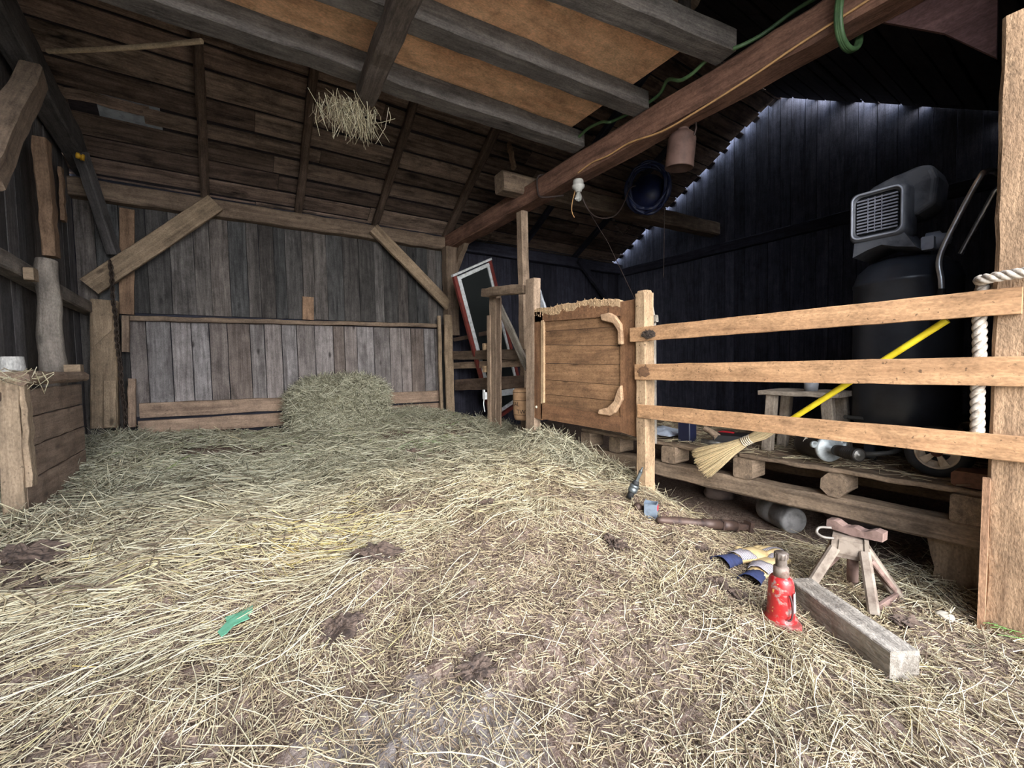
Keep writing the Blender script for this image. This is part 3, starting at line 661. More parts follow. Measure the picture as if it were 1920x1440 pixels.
# old window
WY = 5.35
o = thing('window_sash', 'old window sash with white and red frame leaning behind the slats', 'window', (3.5, WY, 0.7))
tl, tr = P(851, 516, y=WY), P(917, 487, y=WY); d = (P(905, 690, y=WY) - P(853, 517, y=WY)).normalized(); Lw = 2.2
lean = V((0, -0.10, 0)); d2 = (d + V((0, 0.07, 0))).normalized()
bl, br2 = tl + d2 * Lw, tr + d2 * Lw; wn = (tr - tl).cross(d2).normalized()
RED = plain('red_paint', (112, 42, 34), 0.6, 0, (84, 32, 28), 14); WHT = plain('old_white_paint', (204, 206, 208), 0.6, 0, (160, 160, 158), 20)
ex = (tr - tl).normalized()
m = MB()
for a, b in ((tl, bl), (tr, br2)): m.beam(a, b, 0.05, 0.06, up=wn)
m.beam(tl - ex * 0.03, tr + ex * 0.03, 0.03, 0.065, up=wn, mi=1); m.beam(bl, br2, 0.05, 0.06, up=wn)
m.build('outer_frame', [RED, WHT], o)
m = MB(); i0, i1 = tl + ex * 0.055 + d2 * 0.06 - wn * 0.012, tr - ex * 0.055 + d2 * 0.06 - wn * 0.012; k = d2 * (Lw - 0.14)
m.beam(i0, i0 + k, 0.055, 0.04, up=wn); m.beam(i1, i1 + k, 0.04, 0.04, up=wn); m.beam(i0 - ex * .025, i1 + ex * .02, 0.05, 0.042, up=wn); m.beam(i0 + k, i1 + k, 0.05, 0.04, up=wn)
m.build('sash_frame', WHT, o)
kk = NT('dusty_glass'); kk.b.inputs['Transmission Weight'].default_value = 0.75; kk.b.inputs['IOR'].default_value = 1.2
GL = kk.out(lin(70, 74, 74), 0.25)
m = MB(); m.prism([i0, i1, i1 + k, i0 + k], wn * 0.004); m.build('pane', GL, o)
# twine bale
PAPER = plain('twine_paper', (176, 140, 106), 0.85, 0, (140, 108, 80), 8, 0.3); INK = plain('black_ink', (34, 28, 26), 0.8); TWI = plain('twine_band', (92, 70, 50), 0.9)
tc = P(985, 757, x=2.72); tr_, th_ = 0.135, 0.34
tb = thing('twine_bale', 'round paper wrapped bale of sisal twine with black printed lettering', 'twine bale', (tc.x, tc.y, tc.z - th_ / 2))
o0 = V((tc.x, tc.y, tc.z - th_ / 2))
MB().lathe(o0, (0, 0, 1), [(0, tr_ * 0.85), (0.02, tr_ * 0.93), (0.10, tr_ * 0.99), (0.2, tr_), (0.3, tr_ * 0.99), (0.325, tr_ * 0.95), (th_, tr_ * 0.8), (th_ - 0.01, tr_ * 0.5), (th_ - 0.03, 0.0)], 40).build('paper_wrap', PAPER, tb)
m = MB()
for zz in (0.06, 0.215, 0.30): MB().tube([o0 + V((math.cos(a) * tr_ * 1.005, math.sin(a) * tr_ * 1.005, zz)) for a in np.linspace(0, 2 * math.pi, 33)], 0.003, 5, cap=False).build('twine_band', TWI, tb)
def wrapped_text(txt, z, size, ang0, parent, o0, R, mat):
    cu = bpy.data.curves.new('t', 'FONT'); cu.body = txt; cu.size = size; cu.extrude = 0.0; cu.resolution_u = 3
    ob = bpy.data.objects.new('t', cu); C.objects.link(ob); bpy.context.view_layer.update()
    me = bpy.data.meshes.new_from_object(ob); bpy.data.objects.remove(ob)
    m = MB(); vs = []
    for v in me.vertices:
        a = ang0 + v.co.x / R; vs.append(o0 + V((math.cos(a) * R * 1.012, math.sin(a) * R * 1.012, z + v.co.y)))
    m.add(vs, [list(p.vertices) for p in me.polygons]); bpy.data.meshes.remove(me); return m.build('lettering', mat, parent)
az = math.atan2(-tc.y, -tc.x)      # direction to the opening
wrapped_text('SISAL', 0.155, 0.062, az - 1.55, tb, o0, tr_, INK); wrapped_text('TWINE', 0.075, 0.062, az - 0.75, tb, o0, tr_, INK)
# ------------------------------------------------------------------ pallet deck and what stands on it
pal = thing('pallet', 'weathered pallet platform behind the fence, raised on a wood block', 'pallet', (3.3, 1.6, 0.23))
Y0, Y1 = 0.22, 2.92
MB().beam((2.80, Y0, 0.285), (2.80, Y1, 0.275), 0.12, 0.11, n=26, jit=0.004, ch=0.012).build('lower_runner', W_PAL, pal)
MB().beam((3.6, Y0, 0.285), (3.6, Y1, 0.28), 0.12, 0.11, n=16, jit=0.005).build('lower_runner', W_PAL, pal)
for y in (0.42, 0.93, 1.42, 1.97, 2.5, 2.85):
    for x in (2.80, 3.6):
        MB().beam((x - 0.07, y, 0.405), (x + 0.1, y, 0.405), 0.12, 0.125, n=2, jit=0.004, ch=0.034 if y == 0.93 else 0.01).build('pallet_block', W_PAL, pal)
m_ = [(2.75, 2.89), (2.93, 3.10), (3.13, 3.29), (3.33, 3.46), (3.5, 3.66), (3.70, 3.86)]
for i, (xa, xb) in enumerate(m_):
    for (ya, yb) in (((Y0, 1.45), (1.47, Y1)) if i == 0 else ((Y0, Y1),)):
        MB().beam(((xa + xb) / 2, ya, 0.482 + (i == 0 and ya > 1 and -0.01 or 0)), ((xa + xb) / 2, yb, 0.482), xb - xa, 0.026, n=20, jit=0.004, ch=0.005).build('deck_board', W_PAL, pal)
# support block
m = MB(); m.prism([P(1735, 992, x=2.78), P(1745, 1040, x=2.78), P(1752, 1062, x=2.78), P(1744, 1110, x=2.78), P(1850, 1122, x=2.78), P(1850, 1000, x=2.78)], (0.22, 0, 0), gr=(0, 0, 1))
tag(m.build('wood_block', W_BRACE), 'rough upright timber block holding up the pallet beside the big post', 'block')
# compressor
BLK = plain('black_enamel', (48, 52, 60), 0.38, 0.0, (36, 40, 48), 6); GRY = plain('dusty_plastic', (84, 86, 92), 0.55, 0, (50, 52, 60), 9); DUST = plain('dust_grey_trim', (156, 160, 172), 0.55)
CHR = plain('chrome', (245, 248, 250), 0.32, 0.9)
cmp_ = thing('air_compressor', 'large black upright air compressor with a slotted grille and chrome handle', 'compressor', (3.28, 0.76, DECK))
T = V((3.26, 0.77, 0.62)); R = 0.235
MB().lathe(T, (0, 0, 1), [(0, 0.10), (0.03, 0.17), (0.07, 0.215), (0.12, R), (0.5, R), (0.885, R), (0.89, R + 0.004), (0.905, R + 0.004), (0.91, R), (0.97, 0.215), (1.015, 0.17), (1.04, 0.10), (1.045, 0.0)], 48).build('tank', BLK, cmp_)
m = MB()
for a in (0.9, 2.4, 3.9, 5.4): MB().box(T + V((math.cos(a) * 0.17, math.sin(a) * 0.17, -0.02)), (0.05, 0.05, 0.17), axis='z').build('tank_foot', BLK, cmp_)
def rbox(c, s, r, name, mat, bev=0.03, rot=None):
    m = MB(); m.beam(V(c) - V((s[0] / 2, 0, 0)), V(c) + V((s[0] / 2, 0, 0)), s[1], s[2], ch=r); return m
# housing: grille on the side turned to the stall, shroud above and behind
gy, gz, gx = 0.835, 1.885, 3.0
def ring(yc, zc, hy, hz_, r, n=6):
    pts = []
    for (sy, sz, a0) in ((1, 1, 0), (-1, 1, 90), (-1, -1, 180), (1, -1, 270)):
        for j in range(n + 1):
            a = math.radians(a0 + 90 * j / n); pts.append((yc + sy * (hy - r) + math.cos(a) * r, zc + sz * (hz_ - r) + math.sin(a) * r))
    return pts
m = MB(); st = [(gx + 0.012, 0.0, 0.0), (gx - 0.004, 0.0, 0.0), (gx + 0.02, 0.012, 0.012), (gx + 0.10, 0.018, 0.02), (gx + 0.19, 0.012, 0.01), (gx + 0.25, -0.015, -0.02)]
loops = []
for k_, (x, ey, ez) in enumerate(st):
    ins = 0.016 if k_ == 0 else 0.0
    loops.append([V((x, y, z)) for (y, z) in ring(gy, gz, 0.112 + ey - ins, 0.125 + ez - ins, 0.035)])
nn = len(loops[0]); vs = [p for l in loops for p in l]; fs = []
for i in range(len(loops) - 1):
    for j in range(nn): fs.append([i * nn + j, i * nn + (j + 1) % nn, (i + 1) * nn + (j + 1) % nn, (i + 1) * nn + j])
fs.append([(len(loops) - 1) * nn + j for j in range(nn)])
m.add(vs, fs, sm=True); hou = m.build('motor_housing', GRY, cmp_)
gr_ = MB()
gr_.tube([V((gx - 0.004, y, z)) for (y, z) in ring(gy, gz, 0.108, 0.121, 0.033)] + [V((gx - 0.004, *ring(gy, gz, 0.108, 0.121, 0.033)[0]))], 0.0055, 6, cap=False, mi=1)
for i in range(11):
    z = gz + 0.088 - i * 0.0176; gr_.beam((gx + 0.010, gy - 0.088, z), (gx + 0.010, gy + 0.088, z), 0.012, 0.0085, ch=0.001)
for y in (-0.022, 0.008, 0.038): gr_.beam((gx + 0.004, gy + y, gz - 0.095), (gx + 0.004, gy + y, gz + 0.095), 0.004, 0.005, ch=0.0008)
gr_.beam((gx + 0.024, gy - 0.10, gz), (gx + 0.024, gy + 0.10, gz), 0.004, 0.22, mi=2)
gr_.build('grille', [plain('grille_grey', (132, 134, 146), 0.5, 0, (104, 106, 118)), DUST, plain('grille_dark', (10, 11, 15), 0.9)], cmp_)
m = MB(); q = [(gy + 0.10, 1.99), (gy + 0.07, 2.07), (gy - 0.03, 2.10), (gy - 0.15, 2.12), (gy - 0.20, 2.10), (gy - 0.22, 2.03), (gy - 0.21, 1.90), (gy - 0.14, 1.86), (gy + 0.08, 1.86)]
m.prism([(gx + 0.12, y, z) for y, z in q], (0.24, 0, 0)); h = m.build('shroud', GRY, cmp_); bv = h.modifiers.new('b', 'BEVEL'); bv.width = 0.03; bv.segments = 4
m = MB(); m.prism([(gx + 0.02, gy + 0.11, 1.67), (gx + 0.02, gy + 0.10, 1.78), (gx + 0.02, gy - 0.10, 1.78), (gx + 0.02, gy - 0.16, 1.67), (gx + .02, gy - 0.08, 1.69), (gx + .02, gy - 0.02, 1.715), (gx + .02, gy + 0.04, 1.70)], (0.3, 0, 0)); m.build('mount_bracket', GRY, cmp_)
m = MB(); m.lathe((gx + 0.22, gy - 0.16, 1.72), (0, -1, 0), [(0, 0.05), (0.05, 0.05), (0.06, 0.035), (0.09, 0.03), (0.10, 0.0)], 16); m.box((gx + 0.16, gy - 0.18, 1.70), (0.06, 0.05, 0.07)); m.build('pump_fittings', DUST, cmp_)
m = MB(); hx = 3.0
m.tube(bez([P(1766, 560, x=hx), P(1765, 526, x=hx), P(1762, 482, x=hx), P(1795, 410, x=hx), P(1836, 335, x=hx), P(1848, 322, x=hx + .03), V((3.15, P(1848, 322, x=hx).y - .01, P(1848, 322, x=hx).z + 0.03)), V((3.33, 0.40, P(1848, 322, x=hx).z + 0.02))], 6) + [P(1866, 358, x=3.36), P(1801, 476, x=3.36)], 0.0125, 12)
m.build('handle', CHR, cmp_)
m = MB(); a = P(1766, 556, x=hx); m.tube([a + V((0, 0, 0.04)), a + V((0.01, 0.02, -0.12))], 0.016, 12); m.build('handle_grip', plain('rubber', (20, 20, 22), 0.7), cmp_)
# wheels
TYR = plain('tyre_rubber', (40, 40, 42), 0.85, 0, (28, 28, 30), 18, 0.2); RIM = plain('cream_rim', (196, 180, 160), 0.6, 0, (150, 128, 104), 16); HUB = plain('rusty_hub', (84, 48, 40), 0.7)
wc = P(1755, 857, x=2.86)
for k_, c in enumerate((V((2.90, wc.y, DECK + 0.128)), V((3.62, wc.y + 0.0, DECK + 0.128)))):
    w = MB(); R1 = 0.128
    w.lathe(c, (-1, 0, 0), [(-0.035, 0.082), (-0.035, R1 - 0.02), (-0.022, R1 - 0.004), (0, R1), (0.022, R1 - 0.004), (0.035, R1 - 0.02), (0.037, 0.096), (0.033, 0.084), (0.01, 0.082)], 40)
    wo = w.build('wheel', TYR, cmp_)
    r = MB(); r.lathe(c, (-1, 0, 0), [(0.0, 0.084), (0.03, 0.084), (0.034, 0.080), (0.03, 0.074), (0.012, 0.070), (0.006, 0.0)], 36)
    for j in range(5):
        a = 2 * math.pi * j / 5 + 0.5; e = V((0, math.cos(a), math.sin(a))); t = V((0, -math.sin(a), math.cos(a)))
        b0 = c + V((-0.02, 0, 0)); r.prism([b0 + e * 0.018 - t * 0.009, b0 + e * 0.072 - t * 0.018, b0 + e * 0.072 + t * 0.018, b0 + e * 0.018 + t * 0.009], (-0.010, 0, 0))
    r.build('rim', RIM, wo)
    hb = MB(); hb.lathe(c, (-1, 0, 0), [(0.0, 0.024), (0.036, 0.022), (0.042, 0.012), (0.05, 0.010), (0.05, 0.0)], 18); hb.build('hub', HUB, wo)
# broom
BRI = wood('broom_corn', (184, 156, 104), (230, 206, 152), 0.22, 0.1, (150, 120, 80), 0, grain=40, bump=0.2); YHN = plain('yellow_paint', (228, 206, 48), 0.4, 0, (206, 180, 36), 14); CRD = plain('white_cord', (214, 206, 190), 0.8)
bx = 2.60
bt, bn, bk = P(1316, 868, x=bx + 0.03), P(1400, 826, x=bx), P(1462, 800, x=bx + 0.005); h1 = P(1776, 600, x=bx - 0.06)
br = thing('corn_broom', 'corn broom with a yellow handle leaning behind the fence rails', 'broom', (bt.x, bt.y, bt.z - 0.05))
MB().tube([bk - (h1 - bk).normalized() * 0.02, bk.lerp(h1, 0.5), h1], 0.0145, 14).build('handle', YHN, br)
m = MB(); ax = (bt - bn).normalized(); e1 = P(1340, 845, x=bx); e2 = P(1308, 885, x=bx); side = (P(1302, 840, x=bx) - P(1335, 892, x=bx)); side = (side - ax * side.dot(ax)); hw = side.length / 2; side.normalize(); thk = ax.cross(side).normalized()
Lb = (bt - bn).length * 1.06
for i in range(760):
    u = random.uniform(-1, 1); v_ = random.uniform(-1, 1); 
    if u * u + v_ * v_ > 1: continue
    L = Lb * random.uniform(0.93, 1.05) * (1 - 0.05 * u * u)
    p0 = bn + side * (u * 0.022) + thk * (v_ * 0.016) + (bk - bn) * 0.05
    p3 = bn + ax * L + side * (u * hw * random.uniform(0.94, 1.06)) + thk * (v_ * 0.03)
    p1 = bn + ax * (L * 0.35) + side * (u * hw * 0.42) + thk * (v_ * 0.024)
    m.tube([p0, p1, p1.lerp(p3, 0.5) + side * (u * 0.004), p3], [0.0024, 0.0022, 0.0019, 0.0011], 4, cap=False)
for i in range(150):
    a = random.uniform(0, 6.28); q = side * (math.cos(a) * 0.026) + thk * (math.sin(a) * 0.018)
    m.tube([bn + q * 0.85, bn.lerp(bk, 0.5) + q * 1.25, bk + q * 0.5], 0.0024, 4, cap=False)
m.build('bristles', BRI, br)
m = MB()
for i in range(5):
    c = bn + (bk - bn).normalized() * (-0.02 + 0.012 * i)
    m.tube([c + side * (math.cos(t) * 0.027) + thk * (math.sin(t) * 0.02) for t in np.linspace(0, 6.283, 17)], 0.0026, 5, cap=False)
m.build('binding', CRD, br)
# stool
sw = W_STALL; sc = P(1496, 736, x=3.02)
so = thing('stool', 'small grey wooden stool standing on the pallet behind the broom handle', 'stool', (3.08, sc.y, DECK))
sz = P(1496, 742, x=2.96).z; ya, yb = P(1421, 738, x=2.94).y, P(1572, 738, x=2.94).y
SW = wood('stool_wood', (116, 102, 88), (176, 160, 142), 0.06, 0.4, (72, 60, 50), 0.3)
MB().beam((3.09, ya, sz + 0.012), (3.09, yb, sz + 0.012), 0.30, 0.03, n=8, jit=0.002).build('seat', SW, so)
for (yy, sg) in ((ya - 0.07, 1), (yb + 0.07, -1)):
    for x in (2.985, 3.195):
        MB().beam((x, yy + sg * 0.03, DECK), (x, yy, sz), 0.055, 0.06, up=(0, 1, 0), n=4, jit=0.002).build('leg', SW, so)
    MB().beam((2.985, yy + sg * 0.012, DECK + 0.14), (3.195, yy + sg * 0.012, DECK + 0.14), 0.02, 0.05).build('stretcher', SW, so)
cc = P(1521, 715, x=3.05); m = MB(); m.lathe((3.05, cc.y, sz + 0.027), (0, 0, 1), [(0, 0.036), (0.07, 0.04), (0.072, 0.037), (0.01, 0.033), (0.01, 0)], 24)
tag(m.build('cup', plain('grey_cup', (150, 152, 158), 0.5)), 'small pale grey cup standing on the wooden stool', 'cup')
# starter motor
DRK = plain('dark_steel', (48, 42, 38), 0.5, 0.3, (34, 30, 28), 10); ALU = plain('cast_aluminium', (176, 182, 184), 0.45, 0.35, (140, 146, 148), 24, 0.1); STL = plain('worn_steel', (112, 110, 106), 0.4, 0.7, (70, 66, 62), 16)
g1 = P(1597, 872, x=2.72); ax = V((-0.17, -0.245, 0.01)).normalized(); f0 = P(1553, 853, x=2.84)
f0 = V((f0.x, f0.y, DECK + 0.085))
smo = thing('starter_motor', 'old starter motor with a grey end plate lying on the pallet by the broom', 'motor', (f0.x, f0.y, DECK))
MB().lathe(f0 - ax * 0.21, ax, [(0, 0.0), (0, 0.055), (0.008, 0.066), (0.03, 0.07), (0.17, 0.07), (0.19, 0.071), (0.2, 0.071)], 32).build('body', DRK, smo)
m = MB(); m.lathe(f0 - ax * 0.008, ax, [(0, 0.072), (0.012, 0.076), (0.02, 0.074), (0.024, 0.064), (0.028, 0.022), (0.045, 0.02), (0.046, 0.0)], 32)
lug = V((0, 0, 1)).cross(ax).normalized() * 1
for sgn in (-1, 1):
    c = f0 + lug * (sgn * 0.082) + V((0, 0, 0.025)); m.lathe(c - ax * 0.006, ax, [(0, 0.02), (0.014, 0.02), (0.014, 0.009), (0, 0.009)], 14)
m.build('end_plate', ALU, smo)
m = MB(); m.lathe(f0 + ax * 0.03, ax, [(0, 0.012), (0.03, 0.012), (0.032, 0.03), (0.07, 0.032), (0.075, 0.026), (0.09, 0.026)], 20)
for i in range(6): m.lathe(f0 + ax * (0.122 + i * 0.013), ax, [(0, 0.026), (0.003, 0.034), (0.007, 0.034), (0.010, 0.026)], 20)
m.lathe(f0 + ax * 0.2, ax, [(0, 0.026), (0.004, 0.036), (0.018, 0.036), (0.02, 0.03)], 20); m.build('drive_shaft', DRK, smo)
m = MB(); m.lathe(f0 + ax * 0.219, ax, [(0, 0.03), (0.003, 0.027), (0.003, 0.012), (0.006, 0.011), (0.006, 0)], 20); m.build('pinion_cap', STL, smo)
m = MB(); c = f0 - ax * 0.12 + V((-0.05, 0.02, 0.055)); m.prism([c, c + V((-0.012, -0.02, -0.018)), c + V((-0.018, -0.022, -0.05)), c + V((-0.010, 0.0, -0.056)), c + V((-0.004, 0.014, -0.03))], (-0.002, 0.002, 0)); m.build('paper_tag', CRD, smo)
# box, bag, tools, brick
c = P(1287, 812, x=2.86); m = MB(); m.box((2.87, c.y, DECK + 0.075), (0.09, 0.10, 0.15), axis='z', ch=0.006); m.lathe((2.87, c.y, DECK + 0.15), (0, 0, 1), [(0, 0.03), (0.012, 0.03), (0.014, 0.0)], 16)
tag(m.build('oil_tin', plain('navy_tin', (28, 32, 56), 0.4)), 'small dark navy tin standing on the pallet behind the fence post', 'tin')
c = P(1236, 812, x=2.92); m = MB(); n = 14; vs = []
for i in range(n + 1):
    for j in range(n + 1):
        u, v_ = i / n - .5, j / n - .5; vs.append(V((c.x + 0.1 + u * 0.34 + v_ * 0.05, c.y + 0.02 + v_ * 0.36, DECK + 0.012 + 0.06 * float(fbm(u * 4 + 5, v_ * 4 + 5, 21, 3)) * (1 - max(abs(u), abs(v_)) ** 2 * 3.2) + 0.004)))
m.add(vs, [[i * (n + 1) + j, (i + 1) * (n + 1) + j, (i + 1) * (n + 1) + j + 1, i * (n + 1) + j + 1] for i in range(n) for j in range(n)], sm=False)
b = m.build('plastic_bag', plain('white_bag', (196, 206, 224), 0.5)); so_ = b.modifiers.new('s', 'SOLIDIFY'); so_.thickness = 0.004
tag(b, 'crumpled white plastic bag lying on the pallet beside the navy tin', 'bag')
m = MB(); a, b = P(1316, 838, x=2.83), P(1372, 836, x=2.85); a.z = b.z = DECK + 0.022; m.tube([a, a.lerp(b, .6), a.lerp(b, .62), b], [0.02, 0.018, 0.012, 0.012], 12)
tag(m.build('steel_bar', STL), 'short dark steel bar lying on the pallet left of the broom', 'bar')
m = MB(); a = P(1322, 802, x=2.92); b = P(1346, 832, x=2.9); a.z = DECK + 0.10; b.z = DECK + 0.05; m.tube([a, a.lerp(b, .5) + V((0, 0, .01)), b], [0.02, 0.022, 0.03], 10)
tag(m.build('wood_stick', W_STALL), 'thick stubby stick leaning over the steel bar on the pallet', 'stick')
RHN = plain('red_grip', (176, 34, 44), 0.45); m = MB(); c = P(1340, 812, x=3.02); c.z = DECK + 0.05
pl = thing('pliers', 'pliers with red grips lying among the dark tools on the pallet', 'pliers', c)
for sg in (-1, 1):
    MB().tube(bez([c, c + V((0.02, -0.05, 0.01 + sg * 0.012)), c + V((0.03, -0.13, sg * 0.022))], 5), 0.008, 8).build('grip', RHN, pl)
MB().tube([c, c + V((-0.01, 0.05, 0))], [0.014, 0.006], 8).build('jaws', STL, pl)
m = MB(); m.box((3.0, P(1372, 820, x=3.0).y, DECK + 0.035), (0.18, 0.22, 0.07), yaw=0.4); tag(m.build('toolbox', plain('dark_case', (34, 32, 34), 0.6)), 'low dark tool case on the pallet behind the broom head', 'case')
m = MB(); pts = [V((2.98 + 0.10 * math.cos(t) + 0.01 * math.sin(3 * t), 0.84 + 0.12 * math.sin(t), DECK + 0.02 + 0.004 * i)) for i, t in enumerate(np.linspace(0, 14, 60))]; m.tube(pts, 0.013, 7)
tag(m.build('air_hose', plain('grey_hose', (58, 56, 54), 0.6)), 'loose coil of dark hose on the pallet between the motor and the wheel', 'hose')
m = MB(); c = P(1824, 905, x=2.80); m.box((2.83, c.y - .01, DECK + 0.035), (0.13, 0.15, 0.07), ch=0.012); tag(m.build('brick', plain('red_brick', (108, 76, 62), 0.9, 0, (82, 58, 48), 30, 0.4)), 'worn reddish brick on the pallet beside the big post', 'brick')
# under the pallet
PLG = plain('grey_plastic', (132, 130, 130), 0.55, 0, (84, 82, 82), 9)
bl = P(1482, 972, z=0.09); a0 = P(1428, 945, z=0.09); ax = (bl - a0).normalized(); ax.z = 0; ax.normalize(); o0 = bl - ax * 0.26
o0.z = float(hz(o0.x, o0.y)) + 0.085
m = MB(); m.lathe(o0, ax, [(0, 0.035), (0.006, 0.062), (0.04, 0.082), (0.09, 0.085), (0.15, 0.083), (0.157, 0.079), (0.165, 0.079), (0.172, 0.083), (0.27, 0.085), (0.292, 0.082), (0.302, 0.074), (0.304, 0.0)], 32)
jb = thing('plastic_jug', 'grey plastic jug lying on its side under the pallet', 'jug', (o0.x, o0.y, o0.z - 0.085)); m.build('body', PLG, jb)
m = MB(); m.lathe(o0 - ax * 0.045 + V((0, 0, 0.02)), ax, [(0, 0.024), (0.004, 0.027), (0.045, 0.027)], 16); m.build('cap', PLG, jb)
STN = plain('field_stone', (128, 112, 104), 0.9, 0, (94, 82, 78), 9, 0.4)
for (px, py, r, lb, sd) in ((1350, 932, (0.13, 0.11, 0.06), 'rounded brown stone in the shade under the pallet', 3), (1392, 914, (0.10, 0.10, 0.06), 'darker stone half hidden behind the grey jug under the pallet', 6), (1600, 985, (0.13, 0.16, 0.09), 'stone deep under the pallet behind the jack stand', 9)):
    c = G(px, py); m = MB(); m.blob((c.x, c.y, c.z + r[2] * 0.6), r, sd, 0.3, 1.3, 12); tag(m.build('stone', STN), lb, 'stone', 'field stones under the pallet')
c = G(1772, 1162); m = MB(); m.blob((c.x, c.y, c.z + 0.014), (0.022, 0.03, 0.022), 4, 0.2, 1.5, 10); tag(m.build('pebble', plain('pale_stone', (214, 206, 190), 0.8)), 'small pale pebble in the straw near the foot of the big post', 'pebble')
# ------------------------------------------------------------------ tools on the floor
# jack stand
CAST = plain('rusty_cast_iron', (140, 128, 116), 0.8, 0.1, (100, 86, 76), 12, 0.5); RUST = plain('rust_red_iron', (132, 108, 100), 0.8, 0.1, (98, 78, 70), 14, 0.5)
jc = G(1598, 1112); gz_ = float(hz(jc.x, jc.y)); fw = V((jc.x, jc.y, 0)).normalized(); jr = V((fw.y, -fw.x, 0))
def J(a, b, z): return V((jc.x, jc.y, gz_)) + jr * a + fw * b + V((0, 0, z))
js = thing('jack_stand', 'rusty cast iron jack stand with a red brown saddle beside the sawn block', 'jack stand', J(0, 0, 0))
m = MB(); dep = 0.085
zt, zb_ = 0.275, 0.175
m.prism([J(-0.075, -dep / 2, zt), J(0.055, -dep / 2, zt), J(0.062, -dep / 2, zb_), J(-0.085, -dep / 2, zb_)], fw * dep)
m.prism([J(-0.05, -dep / 2 - .006, zt - 0.015), J(0.035, -dep / 2 - .006, zt - 0.015), J(0.038, -dep / 2 - .006, zb_ + 0.02), J(-0.055, -dep / 2 - .006, zb_ + 0.02)], fw * 0.01)
m.prism([J(-0.075, -dep / 2 - .008, zt + 0.005), J(-0.058, -dep / 2 - .008, zt + 0.005), J(-0.064, -dep / 2 - .008, zb_), J(-0.085, -dep / 2 - .008, zb_)], fw * 0.02)
m.prism([J(0.04, -dep / 2 - .008, zt + 0.005), J(0.056, -dep / 2 - .008, zt + 0.005), J(0.063, -dep / 2 - .008, zb_), J(0.044, -dep / 2 - .008, zb_)], fw * 0.02)
h = m.build('neck', CAST, js)
for (sx, sy, lx, ly) in ((-1, -1, -0.17, -0.10), (1, -1, 0.075, -0.17), (-1, 1, -0.13, 0.13), (1, 1, 0.17, 0.06)):
    tx, ty = -0.012 + sx * 0.055, sy * 0.032
    m = MB(); m.beam(J(tx, ty, zb_ + 0.04), J(lx, ly, 0.0), 0.042, 0.056, up=fw, n=4, ch=0.008)
    m.build('leg', CAST, js)
m = MB(); m.beam(J(0.075, -0.17, 0.02), J(0.17, 0.06, 0.02), 0.014, 0.04); m.beam(J(0.06, -0.04, 0.19), J(0.165, 0.055, 0.015), 0.03, 0.02, ch=0.004); m.build('side_web', RUST, js)
m = MB(); m.beam(J(-0.17, -0.10, 0.02), J(-0.13, 0.13, 0.02), 0.014, 0.03); m.beam(J(-0.05, 0.0, 0.17), J(-0.15, -0.02, 0.03), 0.02, 0.02); m.build('side_web', RUST, js)
MB().lathe(J(0.0, 0, 0.06), (0, 0, 1), [(0, 0.022), (0.22, 0.022)], 12).build('ratchet_bar', RUST, js)
m = MB(); n = 16; vs = []; q = []
sd_ = (jr * 0.94 - fw * 0.34).normalized(); sn = V((0, 0, 1)).cross(sd_)
top = []; bot = []
for i in range(n + 1):
    t = i / n - .5; zz = 0.300 + 0.014 * (abs(t) * 2) ** 1.5 + 0.006 * math.cos(t * 18); c = J(0.01, 0, zz) + sd_ * (t * 0.215)
    top.append(c + V((0, 0, 0.014 + 0.008 * abs(t)))); bot.append(J(0.01, 0, 0.282 + 0.014 * abs(t)) + sd_ * (t * 0.215))
for i in range(n): m.prism([bot[i] - sn * 0.03, bot[i + 1] - sn * 0.03, top[i + 1] - sn * 0.026, top[i] - sn * 0.026], sn * 0.055, rn=.5)
m.build('saddle', RUST, js)
m = MB(); m.tube(bez([J(-0.07, -0.05, 0.262), J(-0.11, -0.06, 0.262), J(-0.135, -0.05, 0.275), J(-0.125, -0.03, 0.295), J(-0.08, -0.02, 0.30)], 6), 0.0062, 8); m.build('release_handle', plain('pale_steel', (140, 132, 124), 0.5, 0.3), js)
# sawn block
bz = 0.0; ctr = [P(1490, 1100, z=0.105), P(1508, 1071, z=0.105), P(1719, 1214, z=0.105), P(1674, 1230, z=0.105)]
a, b = (ctr[0] + ctr[1]) / 2, (ctr[2] + ctr[3]) / 2
wv = ((ctr[1] - ctr[0]).length + (ctr[2] - ctr[3]).length) / 2
m = MB(); m.beam(a - V((0, 0, 0.052)), b - V((0, 0, 0.052)), 0.105, 0.108, n=14, jit=0.0016, ch=0.004)
tag(m.build('sawn_timber', W_BLOCK), 'short thick sawn timber lying in the straw beside the red bottle jack', 'timber')
# bottle jack
k = NT('red_jack_paint'); co = k.node('ShaderNodeTexCoord').outputs['Object']; n = k.noise(co, 26, 6, .3, .65); n2 = k.noise(co, 60, 3)
col = k.ramp(n, [(0.53, lin(158, 30, 32)), (0.64, lin(140, 128, 122))]); col = k.mix(k.ramp(n2, [(0.66, (0, 0, 0)), (0.70, (1, 1, 1))]), col, lin(206, 168, 96)); REDP = k.out(col, 0.4)
bj = G(1464, 1170); bg = float(hz(bj.x, bj.y)) + 0.004; B = V((bj.x, bj.y, bg)); fwj = V((bj.x, bj.y, 0)).normalized(); rj = V((fwj.y, -fwj.x, 0))
jk = thing('bottle_jack', 'red bottle jack with a screwed out ram standing in the straw', 'jack', B)
m = MB(); pts = [B + rj * (0.073 * math.cos(t)) * (1.0) + fwj * (0.062 * math.sin(t)) for t in np.linspace(0, 2 * math.pi, 28)[:-1]]
pts = [p if (p - B).dot(rj) < 0 else p - fwj * max(0, (p - B).dot(rj)) * 0.35 for p in pts]
